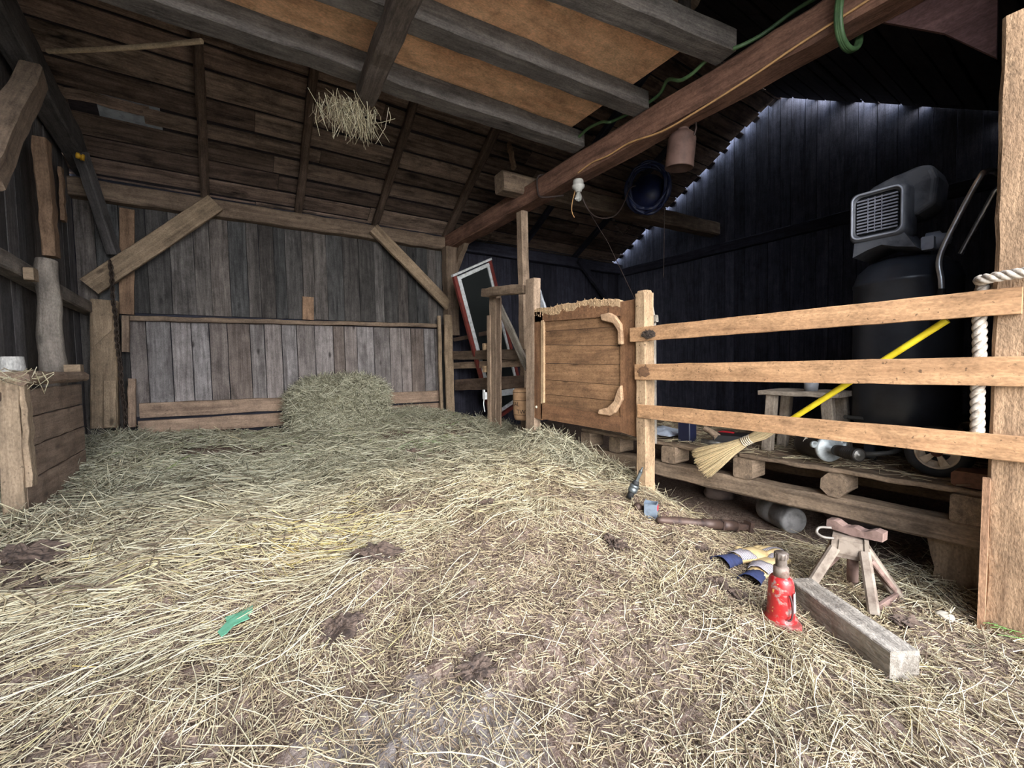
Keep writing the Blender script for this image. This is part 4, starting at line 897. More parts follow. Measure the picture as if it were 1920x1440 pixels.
m.prism(pts, (0, 0, 0.026)); h = m.build('base', plain('red_base', (140, 62, 58), 0.6, 0, (146, 116, 106), 30), jk); bv = h.modifiers.new('b', 'BEVEL'); bv.width = 0.006; bv.segments = 2
MB().lathe(B, (0, 0, 1), [(0.02, 0.058), (0.03, 0.06), (0.036, 0.052), (0.05, 0.051), (0.155, 0.047), (0.18, 0.045), (0.196, 0.038), (0.202, 0.028), (0.203, 0)], 40).build('body', REDP, jk)
MB().lathe(B, (0, 0, 1), [(0.198, 0.029), (0.238, 0.028), (0.242, 0.02), (0.243, 0)], 28).build('collar', plain('worn_collar', (128, 116, 106), 0.6, 0.2, (98, 70, 60), 30), jk)
m = MB(); pr = [(0.238, 0.019)]
for i in range(7): pr += [(0.242 + i * 0.004, 0.021), (0.244 + i * 0.004, 0.0185)]
m.lathe(B, (0, 0, 1), pr + [(0.272, 0.022), (0.274, 0.0245), (0.296, 0.0245), (0.30, 0.02), (0.30, 0)], 24)
for i in range(12):
    a = 2 * math.pi * i / 12; m.box(B + V((math.cos(a) * 0.0245, math.sin(a) * 0.0245, 0.285)), (0.004, 0.004, 0.022), yaw=a, axis='z')
m.build('ram', plain('ram_steel', (84, 72, 64), 0.6, 0.4, (130, 120, 112), 20), jk)
m = MB(); vs = []; R_ = 0.0495
for i in range(9):
    a = 0.25 + 0.65 * i / 8
    for z in (0.075, 0.15): vs.append(B + (rj * math.cos(-a + .4) - fwj * math.sin(a - 0.0)) * (R_ + .0012 - (z - 0.075) * 0.035) + V((0, 0, z)))
m.add(vs, [[2 * i, 2 * i + 2, 2 * i + 3, 2 * i + 1] for i in range(8)]); lab = m.build('label_plate', plain('label_white', (214, 214, 214), 0.5, 0, (70, 80, 120), 60, 0, (0.55, 0.75)), jk)
lab['label'] = 'worn white label'; sl_ = lab.modifiers.new('s', 'SOLIDIFY'); sl_.thickness = 0.001
m = MB(); m.tube(bez([B + rj * 0.03 - fwj * 0.044 + V((0, 0, 0.145)), B + rj * 0.036 - fwj * 0.05 + V((0, 0, 0.125)), B + rj * 0.04 - fwj * 0.05 + V((0, 0, 0.09)), B + rj * 0.036 - fwj * 0.054 + V((0, 0, 0.055)), B + rj * 0.022 - fwj * 0.056 + V((0, 0, 0.045))], 6), 0.004, 7); m.build('wire_clip', plain('dark_wire', (70, 40, 40), 0.6), jk)
# drawbar pin / hitch bar
IRON = plain('oiled_iron', (84, 66, 58), 0.55, 0.3, (58, 46, 44), 18, 0.3)
a, b = G(1232, 988), G(1412, 1001); a.z += 0.042; b.z += 0.042; ax = (b - a).normalized(); L = (b - a).length
m = MB(); m.lathe(a, ax, [(0, 0.014), (0.03, 0.023), (L * 0.18, 0.028), (L * 0.46, 0.024), (L * 0.462, 0.031), (L * 0.64, 0.031), (L * 0.642, 0.026), (L * 0.66, 0.026), (L * 0.662, 0.033), (L * 0.8, 0.033), (L * 0.802, 0.024)], 20)
m.beam(a + ax * (L * 0.80), a + ax * (L * 0.90), 0.045, 0.04); m.beam(a + ax * (L * 0.93), a + ax * (L * 0.97), 0.06, 0.075); m.beam(a + ax * (L * 0.645), a + ax * (L * 0.662), 0.06, 0.055); m.beam(a + ax * (L * 0.795), a + ax * (L * 0.812), 0.06, 0.06)
m.beam(a + ax * (L * 0.9), a + ax * (L * 0.94), 0.03, 0.03)
tag(m.build('hitch_pin', IRON), 'long dark iron bar with collars lying in the straw before the pallet', 'bar')
# grease gun like tool leaning on the post
GUN = plain('grey_steel_tool', (104, 110, 112), 0.4, 0.6, (64, 68, 70), 18); BLKR = plain('black_rubber', (30, 31, 33), 0.7)
a = G(1180, 942); a.z += 0.03; b = P(1205, 876, x=a.x + 0.06); ax = (b - a).normalized(); L = (b - a).length
gg = thing('air_tool', 'grey metal hand tool with ribbed collar leaning at the foot of the fence post', 'tool', a)
MB().lathe(a, ax, [(0, 0.014), (0, 0.021), (L * 0.2, 0.021), (L * 0.22, 0.019)], 18).build('socket', BLKR, gg)
MB().lathe(a, ax, [(L * 0.2, 0.027), (L * 0.22, 0.03), (L * 0.33, 0.03), (L * 0.34, 0.026), (L * 0.36, 0.031), (L * 0.42, 0.03), (L * 0.44, 0.024)], 22).build('collar', GUN, gg)
MB().lathe(a, ax, [(L * 0.43, 0.024), (L * 0.5, 0.022), (L * 0.56, 0.016), (L * 0.57, 0.0)], 18).build('grip', BLKR, gg)
m = MB(); m.beam(a + ax * (L * 0.5), a + ax * (L * 0.84), 0.03, 0.018); m.lathe(a, ax, [(L * 0.82, 0.013), (L * 0.9, 0.010), (L * 0.92, 0.005), (L * 1.0, 0.005)], 12); m.build('shank', GUN, gg)
c = G(1196, 958); m = MB(); m.blob((c.x, c.y, c.z + 0.026), (0.028, 0.028, 0.028), 1, 0.02, 1, 14); m.lathe((c.x, c.y, c.z + 0.026), (0.8, -0.5, -0.2), [(0, 0.014), (0.04, 0.014), (0.04, 0.0)], 12)
tag(m.build('hitch_ball', IRON), 'small dark iron ball fitting between the tool and the tin box', 'ball')
c = G(1221, 968); m = MB(); zf = c.z - 0.003; w = 0.036; y = 0.35
mm = Matrix.Rotation(0.5, 3, 'Z')
for (dx, dy, sx, sy) in ((-w, 0, 0.003, 2 * w), (w, 0, 0.003, 2 * w), (0, -w, 2 * w, 0.003), (0, w, 2 * w, 0.003)):
    m.box(V((c.x, c.y, zf + 0.045)) + mm @ V((dx, dy, 0)), (sx, sy, 0.09 + (0.02 if dy > 0 else 0)), yaw=0.5, axis='z', ch=0.0005)
m.box((c.x, c.y, zf + 0.004), (2 * w, 2 * w, 0.004), yaw=0.5)
bxo = tag(m.build('tin_box', plain('zinc', (132, 146, 162), 0.4, 0.4, (100, 108, 118), 14)), 'small open grey tin box standing in the straw by the fence post', 'box')
m = MB(); q = V((c.x, c.y, zf + 0.06)) + mm @ V((0.01, -w - 0.003, 0)); m.box(q, (0.045, 0.002, 0.03), yaw=0.5); m.build('red_sticker', plain('red_sticker', (196, 60, 76), 0.5), bxo)
# gloves
LEA = plain('cream_leather', (206, 182, 134), 0.8, 0, (172, 144, 98), 16, 0.3); NAV = plain('navy_cuff', (42, 52, 92), 0.85, 0, (30, 38, 70), 20)
k = NT('striped_cotton'); co = k.node('ShaderNodeTexCoord').outputs['Object']; wv_ = k.node('ShaderNodeTexWave'); wv_.inputs['Scale'].default_value = 26; wv_.inputs['Distortion'].default_value = 1.0; k.link(co, wv_.inputs['Vector'])
STRP = k.out(k.ramp(wv_.outputs['Fac'], [(0.40, lin(190, 184, 182)), (0.60, lin(78, 70, 92))]), 0.9)
def glove(label, cuff, tip, th_side, parent=None):
    a, b = G(*cuff), G(*tip); a.z += 0.03; b.z += 0.028; ax = (b - a); L = ax.length; ax.normalize(); sd = ax.cross(V((0, 0, 1))).normalized() * th_side; up = V((0, 0, 1))
    g = thing('work_glove', label, 'glove', (a.x, a.y, a.z - 0.03), 'pair of work gloves')
    m = MB(); K = 15; rows = []
    prof = [(0.18, 0.040, 0.020), (0.30, 0.046, 0.024), (0.42, 0.058, 0.030), (0.56, 0.062, 0.029), (0.66, 0.056, 0.022), (0.70, 0.035, 0.012)]
    vs = []
    for (t, hw_, hh) in prof:
        for j in range(K):
            q = 2 * math.pi * j / K; vs.append(a + ax * (t * L) + sd * (math.cos(q) * hw_) + up * (math.sin(q) * hh * (1 + 0.15 * math.sin(3 * q + t * 9))))
    fs = [[i * K + j, i * K + (j + 1) % K, (i + 1) * K + (j + 1) % K, (i + 1) * K + j] for i in range(len(prof) - 1) for j in range(K)]
    m.add(vs, fs + [list(range(K))[::-1], [(len(prof) - 1) * K + j for j in range(K)]], sm=True)
    m.build('palm', LEA, g)
    for i, (o_, ln) in enumerate(((-0.036, 0.26), (-0.012, 0.33), (0.012, 0.31), (0.036, 0.23))):
        p0 = a + ax * (0.64 * L) + sd * o_; p1 = p0 + ax * (ln * L * 0.55) + up * (0.012 - 0.004 * i) + sd * (o_ * 0.25); p2 = p0 + ax * (ln * L) - up * 0.012 + sd * (o_ * 0.35)
        MB().tube(bez([p0, p1, p2, p2 + ax * 0.006], 4), [0.0175] * 4 + [0.0165] * 4 + [0.015, 0.014, 0.012, 0.008, 0.003], 10).build('finger', LEA if i != 1 else STRP, g)
    p0 = a + ax * (0.42 * L) + sd * 0.042; MB().tube(bez([p0, p0 + ax * 0.035 + sd * 0.026 + up * 0.008, p0 + ax * 0.075 + sd * 0.032, p0 + ax * 0.08 + sd * 0.032], 4), [0.017] * 4 + [0.0155] * 4 + [0.014, 0.012, 0.009, 0.006, 0.003], 10).build('thumb', LEA, g)
    m = MB(); vs = []; K2 = 13
    for t in (0.25, 0.31, 0.37, 0.43):
        for j in range(K2):
            q = math.pi * (0.08 + 0.84 * j / (K2 - 1)); w_ = 0.046 + 0.016 * math.sin((t - .25) * 7); vs.append(a + ax * (t * L) + sd * (math.cos(q) * w_) + up * (math.sin(q) * 0.034 + 0.002 * math.sin(j * 1.7 + t * 20)))
    m.add(vs, [[i * K2 + j, i * K2 + j + 1, (i + 1) * K2 + j + 1, (i + 1) * K2 + j] for i in range(3) for j in range(K2 - 1)], sm=True)
    h = m.build('cotton_back', STRP, g); h['label'] = 'striped cotton back'; s_ = h.modifiers.new('s', 'SOLIDIFY'); s_.thickness = 0.002
    m = MB(); vs = []; K = 20
    for (t, hw_, hh) in ((0.25, 0.041, 0.024), (0.18, 0.042, 0.025), (0.10, 0.046, 0.027), (0.03, 0.050, 0.03)):
        for j in range(K):
            q = 2 * math.pi * j / K; wob = 1 + 0.10 * math.sin(4 * q + 1) * max(0, 0.24 - t) * 3; vs.append(a + ax * (t * L) + sd * (math.cos(q) * hw_ * wob) + up * (math.sin(q) * hh * wob - 0.002))
    m.add(vs, [[i * K + j, i * K + (j + 1) % K, (i + 1) * K + (j + 1) % K, (i + 1) * K + j] for i in range(3) for j in range(K)], sm=True)
    h = m.build('cuff', NAV, g); h['label'] = 'navy blue cuff'; s_ = h.modifiers.new('s', 'SOLIDIFY'); s_.thickness = 0.0025
    return g
glove('work glove lying flat with its navy cuff pointing at the open stall', (1346, 1066), (1462, 1036), -1)
glove('work glove nearest the red bottle jack, its navy cuff turned toward the opening', (1402, 1102), (1466, 1046), 1)
# manger panel at the left
MXF = P(35, 985, x=-0.9); 
PX = -0.905
mp = thing('planked_manger', 'brown planked wooden manger panel standing edge on at the left', 'panel', (PX, 3.9, 0.3))
ya_, yb_ = P(88, 700, x=PX).y, P(152, 690, x=PX).y; yf = P(45, 985, x=PX).y
m = MB(); ztop = P(105, 715, x=PX).z - 0.0; rows = [(0.18, 0.34), (0.345, 0.52), (0.525, 0.70), (0.705, 0.87), (0.875, 1.03)]
yn, yfar = P(52, 985, x=PX).y, P(151, 700, x=PX).y
for za, zb2 in rows: m.beam((PX - 0.015, yn + 0.03, (za + zb2) / 2), (PX - 0.015, yfar, (za + zb2) / 2), 0.03, zb2 - za - 0.004, n=10, jit=0.003)
m.build('planks', W_PANEL, mp)
m = MB(); m.beam((PX - 0.045, yn + 0.02, 0.12), (PX - 0.042, yn + 0.02, 1.10), 0.085, 0.05, up=(0, 1, 0), n=12, jit=0.003); m.build('end_board', W_BRACE, mp)
m = MB(); m.beam((PX + 0.012, yn + 0.05, 0.50), (PX + 0.012, yn + 0.05, 1.10), 0.026, 0.08, up=(0, 1, 0), n=10, jit=0.003); m.build('corner_batten', W_BRACE, mp)
m = MB(); m.beam((PX - 0.02, yn, 1.09), (PX - 0.02, yfar + 0.02, 1.085), 0.13, 0.07, n=12, jit=0.006, ch=0.018); m.build('top_rail', W_PANEL, mp)
m = MB(); c = P(136, 684, x=PX - 0.02); m.box((PX - .03, yfar - 0.02, 1.15), (0.09, 0.10, 0.06)); m.build('top_cleat', W_BRACE, mp)
# manger behind the panel: ledge, log stub, hay heap
m = MB(); m.beam((-1.10, yn - 0.6, 1.0), (-1.10, yn + 0.1, 1.0), 0.28, 0.05, n=6, jit=0.004); m.beam((-1.2, yn - 0.5, 0.1), (-1.2, yn - 0.5, 0.98), 0.07, 0.07, up=(0, 1, 0)); m.beam((-1.2, yn, 0.1), (-1.2, yn, 0.98), 0.07, 0.07, up=(0, 1, 0))
tag(m.build('manger_ledge', W_RAFT), 'dark shelf board of the manger at the left edge', 'shelf')
c = P(18, 724, x=-1.02); m = MB(); q0 = V((-1.02, c.y + .03, 1.025))
m.tube([q0, q0 + V((0, 0, 0.06)), q0 + V((0.005, 0, 0.125)), q0 + V((0.005, 0, 0.19))], [0.06, 0.062, 0.058, 0.052], 16); tag(m.build('log_stub', wood('pale_bark', (150, 146, 140), (214, 210, 202), 0.04, 0.5, (104, 98, 92), 0.3, grain=6, bump=0.8)), 'short pale barked log stub standing on the manger ledge at the left edge', 'log')
# overhead bits
a, b = P(90, 96, y=4.6), P(378, 77, y=3.55)
m = MB(); m.tube([a.lerp(b, i / 10) + V((0, 0, -0.012 * math.sin(math.pi * i / 10))) for i in range(11)], 0.017, 10); tag(m.build('pole', wood('pale_pole', (150, 124, 92), (206, 180, 142), 0.04, 0.3, (110, 86, 62), 0.2)), 'thin pale pole spanning from the left wall to the front loft joist', 'pole')
for (p0, p1, w, lb) in (((954, 268), (964, 316), 0.055, 'thin orange batten between the roof and the stub of the tie beam'), ((1253, -20), (1262, 82), 0.12, 'orange batten hanging behind the third loft joist at the top')):
    a, b = P(*p0, x=3.0), P(*p1, x=3.0); timber('batten', lb, 'batten', a, b, w, 0.04, W_ORANGE, up=(1, 0, 0))
a, b = P(1278, -20, x=3.12), P(1284, 84, x=3.12); timber('stud', 'dark grey stud beside the orange batten at the top of the picture', 'stud', a, b, 0.10, 0.08, W_JOIST, up=(1, 0, 0))
a, b = P(1195, 0, x=2.9), P(1226, 45, x=2.9); m = MB(); m.tube([P(1180, 14, x=3.3), P(1235, 6, x=3.3), P(1300, -10, x=3.3)], 0.1, 16); tag(m.build('log_rafter', W_PLATE), 'round brown log end resting above the third loft joist', 'log')
a, b = V((3.30, 0.95, 2.98)), V((3.30, 0.36, 2.78))
m = MB(); m.prism([P(1590, 20, x=3.25), P(1640, 38, x=3.25), P(1770, 62, x=3.25), P(1868, 108, x=3.25), P(1872, -60, x=3.25), P(1640, -60, x=3.25)], (0.03, 0, 0), gr=(0, 1, 0)); tag(m.build('gusset_board', wood('red_brown_board', (92, 62, 60), (120, 84, 80), 0.04, 0.3, (60, 40, 40), 0.2)), 'wide reddish board under the main beam at the upper right', 'board')
timber('door_stud', 'reddish upright timber beside the top of the big right post', 'post', (2.97, 0.19, 0.0), (2.93, 0.22, 3.0), 0.11, 0.10, W_MAIN, up=(0, 1, 0))
# cable along the beam, bulb, wires
WIR = plain('tan_cable', (206, 160, 110), 0.6); DWR = plain('dark_cable', (60, 46, 42), 0.7); PCL = plain('porcelain', (206, 204, 198), 0.35, 0, (180, 178, 172), 20)
m = MB(); xb = XB - 0.018; pts = []
for (x, y) in ((1084, 324), (1110, 305), (1140, 292), (1180, 268), (1240, 247), (1300, 213), (1400, 150), (1500, 82), (1600, 18), (1640, -8)): 
    p = P(x, y, x=xb); pts.append(p if p.z < 3.24 else p)
m.tube(bez(pts, 5), 0.008, 6); tag(m.build('cable', WIR), 'thin tan electric cable stapled along the side of the main beam', 'cable')
m = MB(); yy = P(1012, 350, x=XB).y
m.tube(bez([V((XB + 0.24, yy + .02, 3.24)), V((XB + 0.06, yy, 3.25)), V((XB - 0.022, yy + 0.01, 3.21)), V((XB - 0.025, yy + .01, 3.08)), V((XB - 0.022, yy - 0.03, 2.985)), V((XB + 0.05, yy - 0.12, 2.965)), V((XB + 0.16, yy - .22, 2.97))], 6), 0.011, 8)
tag(m.build('cable_loop', DWR), 'dark cable looped around the main beam left of the lamp socket', 'cable')
lc = P(1084, 340, x=XB + 0.06); lc = V((XB + 0.06, P(1084, 336, x=XB + 0.06).y, 2.978))
lp = thing('lamp_socket', 'white porcelain lamp holder with a bare bulb under the main beam', 'lamp', (lc.x, lc.y, lc.z - 0.2))
MB().lathe(lc + V((0, 0, 0.012)), (0, 0, -1), [(0, 0.05), (0.02, 0.055), (0.05, 0.055), (0.055, 0.066), (0.075, 0.064), (0.095, 0.04), (0.115, 0.034), (0.12, 0.0)], 24).build('holder', PCL, lp)
kk = NT('clear_bulb'); kk.b.inputs['Transmission Weight'].default_value = 0.7; GB = kk.out(lin(226, 226, 220), 0.08)
MB().lathe(lc + V((0, 0, -0.105)), (0, 0, -1), [(0, 0.018), (0.02, 0.022), (0.045, 0.034), (0.07, 0.036), (0.09, 0.026), (0.10, 0.0)], 20).build('bulb', GB, lp)
m = MB(); p = [lc + V((0, 0, -0.06)), P(1102, 392, x=XB + 0.2), P(1122, 408, x=XB + 0.4), P(1150, 406, x=XB + 0.6), P(1168, 385, x=XB + 0.8), P(1180, 355, x=XB + 0.95), P(1192, 348, x=XB + 1.0)]
m.tube(bez(p, 6), 0.008, 6); tag(m.build('lamp_wire', DWR), 'slack dark wire hanging from the lamp holder to the blue coil', 'wire')
m = MB(); p = [lc + V((-0.03, 0, -0.07)), P(1074, 375, x=XB + .05), P(1072, 395, x=XB + .05), P(1077, 408, x=XB + .05)]; m.tube(bez(p, 5), 0.005, 5); tag(m.build('pull_string', WIR), 'short tan string dangling from the lamp holder', 'string')
# blue coil
BLU = plain('blue_hose', (20, 30, 66), 0.5, 0, (14, 20, 46), 12)
bc = P(1214, 352, x=4.3); m = MB(); e1 = V((0.55, -0.83, 0)); pts = []
for i in range(260):
    t = i / 260 * 2 * math.pi * 9; r = 0.23 + 0.02 * math.sin(i * 0.31) + 0.012 * math.sin(i * 0.083) ; pts.append(bc + e1 * (math.cos(t) * r) + V((0, 0, math.sin(t) * r * 1.15)) + V((0.83, 0.55, 0)) * (0.05 * math.sin(i * 0.61)))
m.tube(pts, 0.016, 6); m.lathe(bc + V((0.1, 0.06, 0)), (0.83, 0.55, 0), [(0, 0.2), (0.02, 0.2), (0.02, 0.0)], 24); tag(m.build('hose_coil', BLU), 'dark blue hose coil hanging on the tie beam in the shade', 'hose')
# milk can
CANM = plain('rusty_can', (106, 82, 74), 0.7, 0.1, (82, 62, 56), 10, 0.3)
cb_, ct_ = P(1273, 316, x=3.24), P(1281, 240, x=3.24); ax = (ct_ - cb_).normalized(); L = (ct_ - cb_).length; r = 0.113
mc = thing('milk_can', 'rusty brown milk can hanging from the side of the main beam', 'milk can', cb_)
MB().lathe(cb_, ax, [(0.03, 0.0), (0.03, r * 0.9), (0.0, r * 0.96), (0.0, r), (0.012, r * 1.02), (0.02, r * 1.0), (L * 0.72, r * 0.98), (L * 0.84, r * 0.84), (L * 0.9, r * 0.6), (L * 0.92, r * 0.42), (L * 1.02, r * 0.40), (L * 1.03, r * 0.46), (L * 1.06, r * 0.44), (L * 1.06, 0)], 36).build('body', CANM, mc)
m = MB(); sd = ax.cross(V((1, 0, 0))).normalized(); hd = [cb_ + ax * (L * 0.72) + sd * (r * 1.0), cb_ + ax * (L * 0.95) + sd * (r * 1.05), cb_ + ax * (L * 1.35) + sd * (r * .6), cb_ + ax * (L * 1.42), cb_ + ax * (L * 1.35) - sd * (r * .6), cb_ + ax * (L * 0.95) - sd * (r * 1.05), cb_ + ax * (L * 0.72) - sd * r]
m.tube(bez(hd, 6), 0.007, 7); m.build('wire_handle', DWR, mc)
# green hose
GRN = plain('green_hose', (82, 112, 74), 0.45, 0, (64, 92, 60), 18)
m = MB(); gx_ = 3.0
pth = [P(1070, 272, x=gx_), P(1086, 256, x=gx_), P(1104, 240, x=gx_), P(1128, 229, x=gx_), P(1143, 229, x=gx_ + .02), P(1160, 222, x=3.10), P(1196, 205, x=3.12), P(1235, 178, x=3.1), P(1252, 150, x=3.02), P(1275, 151, x=3.0), P(1298, 138, x=3.0), P(1325, 113, x=3.0), P(1355, 97, x=3.02), P(1386, 87, x=3.05), P(1430, 64, x=3.14), P(1490, 20, x=3.2), P(1540, -10, x=3.2)]
m.tube(bez(pth, 6), 0.0135, 8)
cy = P(1578, 30, x=XB).y; pts = []
for i in range(130):
    t = i / 130 * 2 * math.pi * 3.2; pts.append(V((XB + 0.10 + 0.155 * math.cos(t), cy + 0.03 * (i / 130) - 0.02 + 0.01 * math.sin(t * 2), 3.12 + 0.19 * math.sin(t))))
m.tube(pts, 0.0135, 8)
tag(m.build('garden_hose', GRN), 'green garden hose threaded over the main beam and coiled around it', 'hose')
m = MB(); p = [P(1245, 300, x=4.4), P(1246, 400, x=4.4), P(1244, 520, x=4.4)]; m.tube(p, 0.004, 5); tag(m.build('hanging_wire', DWR), 'thin straight wire hanging down in the dark bay', 'wire')
m = MB(); p = [P(1100, 390, x=3.6), P(1140, 455, x=3.6), P(1190, 560, x=3.6)]; m.tube(p, 0.004, 5); tag(m.build('hanging_wire', DWR), 'thin slanting wire crossing the dark bay behind the lamp', 'wire')
m = MB(); c0 = P(1150, 415, y=4.1)
for i in range(12):
    t = i / 11; c = c0 + V((0.35 * t, 0, 0.02 - 0.32 * t * (1 - t) * 2)) ; pts = [c + V((math.cos(q) * .025, (i % 2) * math.sin(q) * .014, (1 - i % 2) * math.sin(q) * .014)) for q in np.linspace(0, 6.283, 11)]; m.tube(pts, 0.006, 5, cap=False)
tag(m.build('chain', CHN), 'short rusty chain hanging from the tie beam in the dark bay', 'chain')
# leaf
c = G(446, 1182); pts = [(-0.055, -0.03), (-0.03, 0.005), (-0.035, 0.03), (0.0, 0.035), (0.05, 0.05), (0.045, 0.02), (0.028, 0.012), (0.035, -0.01), (0.01, -0.012), (-0.012, -0.02), (-0.03, -0.045), (-0.045, -0.055)]
m = MB(); m.prism([V((c.x + x * 1.1, c.y + y * 1.6, c.z + 0.036 + 0.02 * abs(x) * 4)) for x, y in pts], (0, 0, 0.003)); tag(m.build('leaf', plain('green_leaf', (112, 178, 146), 0.6, 0, (84, 150, 116), 20)), 'torn pale green leaf lying alone on the straw', 'leaf')
# manure clumps
MAN = plain('dark_manure', (98, 82, 72), 0.95, 0, (56, 46, 42), 34, 0.9)
cl = [((706, 1044), 0.13, 'dark manure clump in the straw left of the middle'), ((1152, 1024), 0.10, 'dark manure clump before the tin box'), ((1312, 1030), 0.055, 'small black manure clump near the gloves'), ((1345, 1098), 0.06, 'black manure clump between the gloves and the opening'), ((1378, 1118), 0.055, 'black manure clump touching the bottle jack side of the gloves'), ((772, 852), 0.13, 'far dark manure clump toward the hay bale'), ((858, 888), 0.10, 'far dark manure clump in line with the stall post'), ((905, 950), 0.10, 'middling manure clump before the gate post'), ((640, 1180), 0.09, 'flat manure clump near the green leaf'), ((1700, 1172), 0.06, 'flat grey clump by the sawn timber'), ((40, 1050), 0.16, 'wide flat dark manure pat at the left edge'), ((60, 1110), 0.10, 'dark manure pat at the left edge nearest the opening'), ((890, 1262), 0.07, 'crumbled dark clump in the bare patch')]
for i, ((x, y), s, lb) in enumerate(cl):
    c = G(x, y); m = MB(); m.blob((c.x, c.y, float(hz(c.x, c.y)) + 0.01), (s * 0.8, s * 0.6, s * 0.3), i + 11, 0.9, 4.2, 30, rot=i * 1.3, sm=False); tag(m.build('manure_clump', MAN), lb, 'manure', 'manure clumps on the bedding')
# ------------------------------------------------------------------ straw
def straw_mat():
    k = NT('straw'); rn = k.attr('rn').outputs['Fac']; gn = k.attr('gn').outputs['Fac']
    c = k.ramp(rn, [(0.0, lin(98, 82, 72)), (0.16, lin(146, 128, 108)), (0.32, lin(178, 161, 130)), (0.55, lin(206, 193, 160)), (0.8, lin(224, 215, 188)), (0.92, lin(208, 190, 136)), (1.0, lin(196, 172, 104))])
    c2 = k.ramp(rn, [(0.0, lin(92, 90, 74)), (0.3, lin(142, 140, 118)), (0.7, lin(178, 176, 154)), (0.9, lin(202, 200, 180)), (0.97, lin(196, 196, 170)), (1.0, lin(104, 140, 76))])
    col = k.mix(gn, c, c2); k.b.inputs['Specular IOR Level'].default_value = 0.3
    return k.out(col, 0.65)
STRAW = straw_mat()
rg = np.random.default_rng(5)
def strands(name, base, dirs, length, width, bend, rn, gn, lift=None, nseg=2, follow=None):
    """base (n,3) centres, dirs (n,3) unit; triangular section stalks, nseg segments"""
    n = len(base); up = np.array([0, 0, 1.0]); side = np.cross(dirs, up); nl = np.linalg.norm(side, axis=1, keepdims=True); side = np.where(nl > 0.05, side / np.maximum(nl, 1e-6), np.array([1.0, 0, 0])); nu = np.cross(side, dirs)
    rings = []
    for k in range(nseg + 1):
        t = k / nseg - 0.5
        c = base + dirs * (length * t)[:, None] + side * (bend * (0.25 - t * t) * 4)[:, None]
        if follow is not None: c[:, 2] = follow(c[:, 0], c[:, 1]) + lift + (dirs[:, 2] * length * t)
        w = width * (1.0 if k < nseg else 0.6)
        for a in (0.0, 2.094, 4.189):
            rings.append(c + nu * (math.cos(a) * 0.55 * w)[:, None] + side * (math.sin(a) * 0.65 * w)[:, None])
    vs = np.stack(rings, 1)                      # n, 3*(nseg+1), 3
    m = 3 * (nseg + 1); o = (np.arange(n) * m)[:, None]
    q = []
    for k in range(nseg):
        for j in range(3): q.append([k * 3 + j, k * 3 + (j + 1) % 3, k * 3 + 3 + (j + 1) % 3, k * 3 + 3 + j])
    q = np.array(q); faces = (o[:, :, None] + q[None]).reshape(-1, 4)
    return vs.reshape(-1, 3), faces, np.repeat(rn, m), np.repeat(gn, m)
def straw_object(name, sets, loc=(0, 0, 0), extra=None, mats=None):
    vs, fs, rs, gs = [], [], [], []; o = 0
    for (v, f, r, g) in sets: vs.append(v); fs.append(f + o); rs.append(r); gs.append(g); o += len(v)
    v = np.concatenate(vs) - np.array(loc); f = np.concatenate(fs).astype(np.int32); r = np.concatenate(rs).astype(np.float32); g = np.concatenate(gs).astype(np.float32)
    me = bpy.data.meshes.new(name); me.vertices.add(len(v)); me.vertices.foreach_set('co', v.astype(np.float32).ravel())
    me.loops.add(len(f) * 4); me.loops.foreach_set('vertex_index', f.ravel()); me.polygons.add(len(f)); me.polygons.foreach_set('loop_start', np.arange(0, len(f) * 4, 4, dtype=np.int32))
    me.attributes.new('rn', 'FLOAT', 'POINT').data.foreach_set('value', r); me.attributes.new('gn', 'FLOAT', 'POINT').data.foreach_set('value', g)
    me.update(calc_edges=True); me.validate(); me.materials.append(STRAW)
    ob = bpy.data.objects.new(name, me); C.objects.link(ob); ob.location = V(loc); return ob
def gpt(px, py): p = G(px, py); return (p.x, p.y)
BARE = [(gpt(1000, 1140), .42, .24, 1.0), (gpt(860, 1260), .5, .2, 1.0), (gpt(1150, 1330), .5, .17, .95), (gpt(900, 1045), .38, .28, .8), (gpt(1120, 1050), .3, .25, .7), (gpt(800, 1410), .22, .08, 1.0), (gpt(560, 1150), .4, .16, .7), (gpt(60, 1080), .3, .3, .7), (gpt(820, 860), .4, .5, .35),
        (gpt(1250, 1240), .25, .12, .6), (gpt(330, 1400), .35, .08, .8), (gpt(1080, 1200), .3, .14, .7), (gpt(700, 1040), .22, .2, .5)]
def dens(x, y):
    d = np.ones_like(x)
    for (c, rx, ry, s) in BARE: d = d * (1 - s * np.exp(-(((x - c[0]) / rx) ** 2 + ((y - c[1]) / ry) ** 2)))
    d = np.where(d < 0.55, d * 0.75, d)
    d = d * np.clip(0.5 + 2.9 * (fbm(x * 2.6, y * 2.6, 31, 3) - 0.45), 0.06, 1.15)
    d = d * (1 - 0.35 * sstep(0.4, 1.4, x) * (1 - sstep(1.8, 2.6, y)))
    lim = np.interp(y, [-.3, 1.0, 1.6, 2.2, 3.4, 4.5, 6.4], [2.9, 2.75, 2.75, 2.72, 2.85, 3.0, 3.1])
    return d * (1 - sstep(lim - 0.05, lim + 0.25, x))
def scatter(n, x0, x1, y0, y1, p=1.0):
    x = rg.uniform(x0, x1, n); y = rg.uniform(y0, y1, n); k = rg.uniform(0, 1, n) < dens(x, y) * p; return x[k], y[k]
def azim(x, y, spread):
    # stalks swept toward the middle of the floor, more tangled further right
    a = 0.75 + 1.1 * (fbm(x * 0.9, y * 0.9, 41, 2) - 0.5) * 3.2 + np.where(x < 0.4, -0.15, 0.5)
    return a + rg.normal(0, 1, len(x)) * spread
def near(y): return np.clip(y / 2.2, 0.75, 1.6)
sets = []
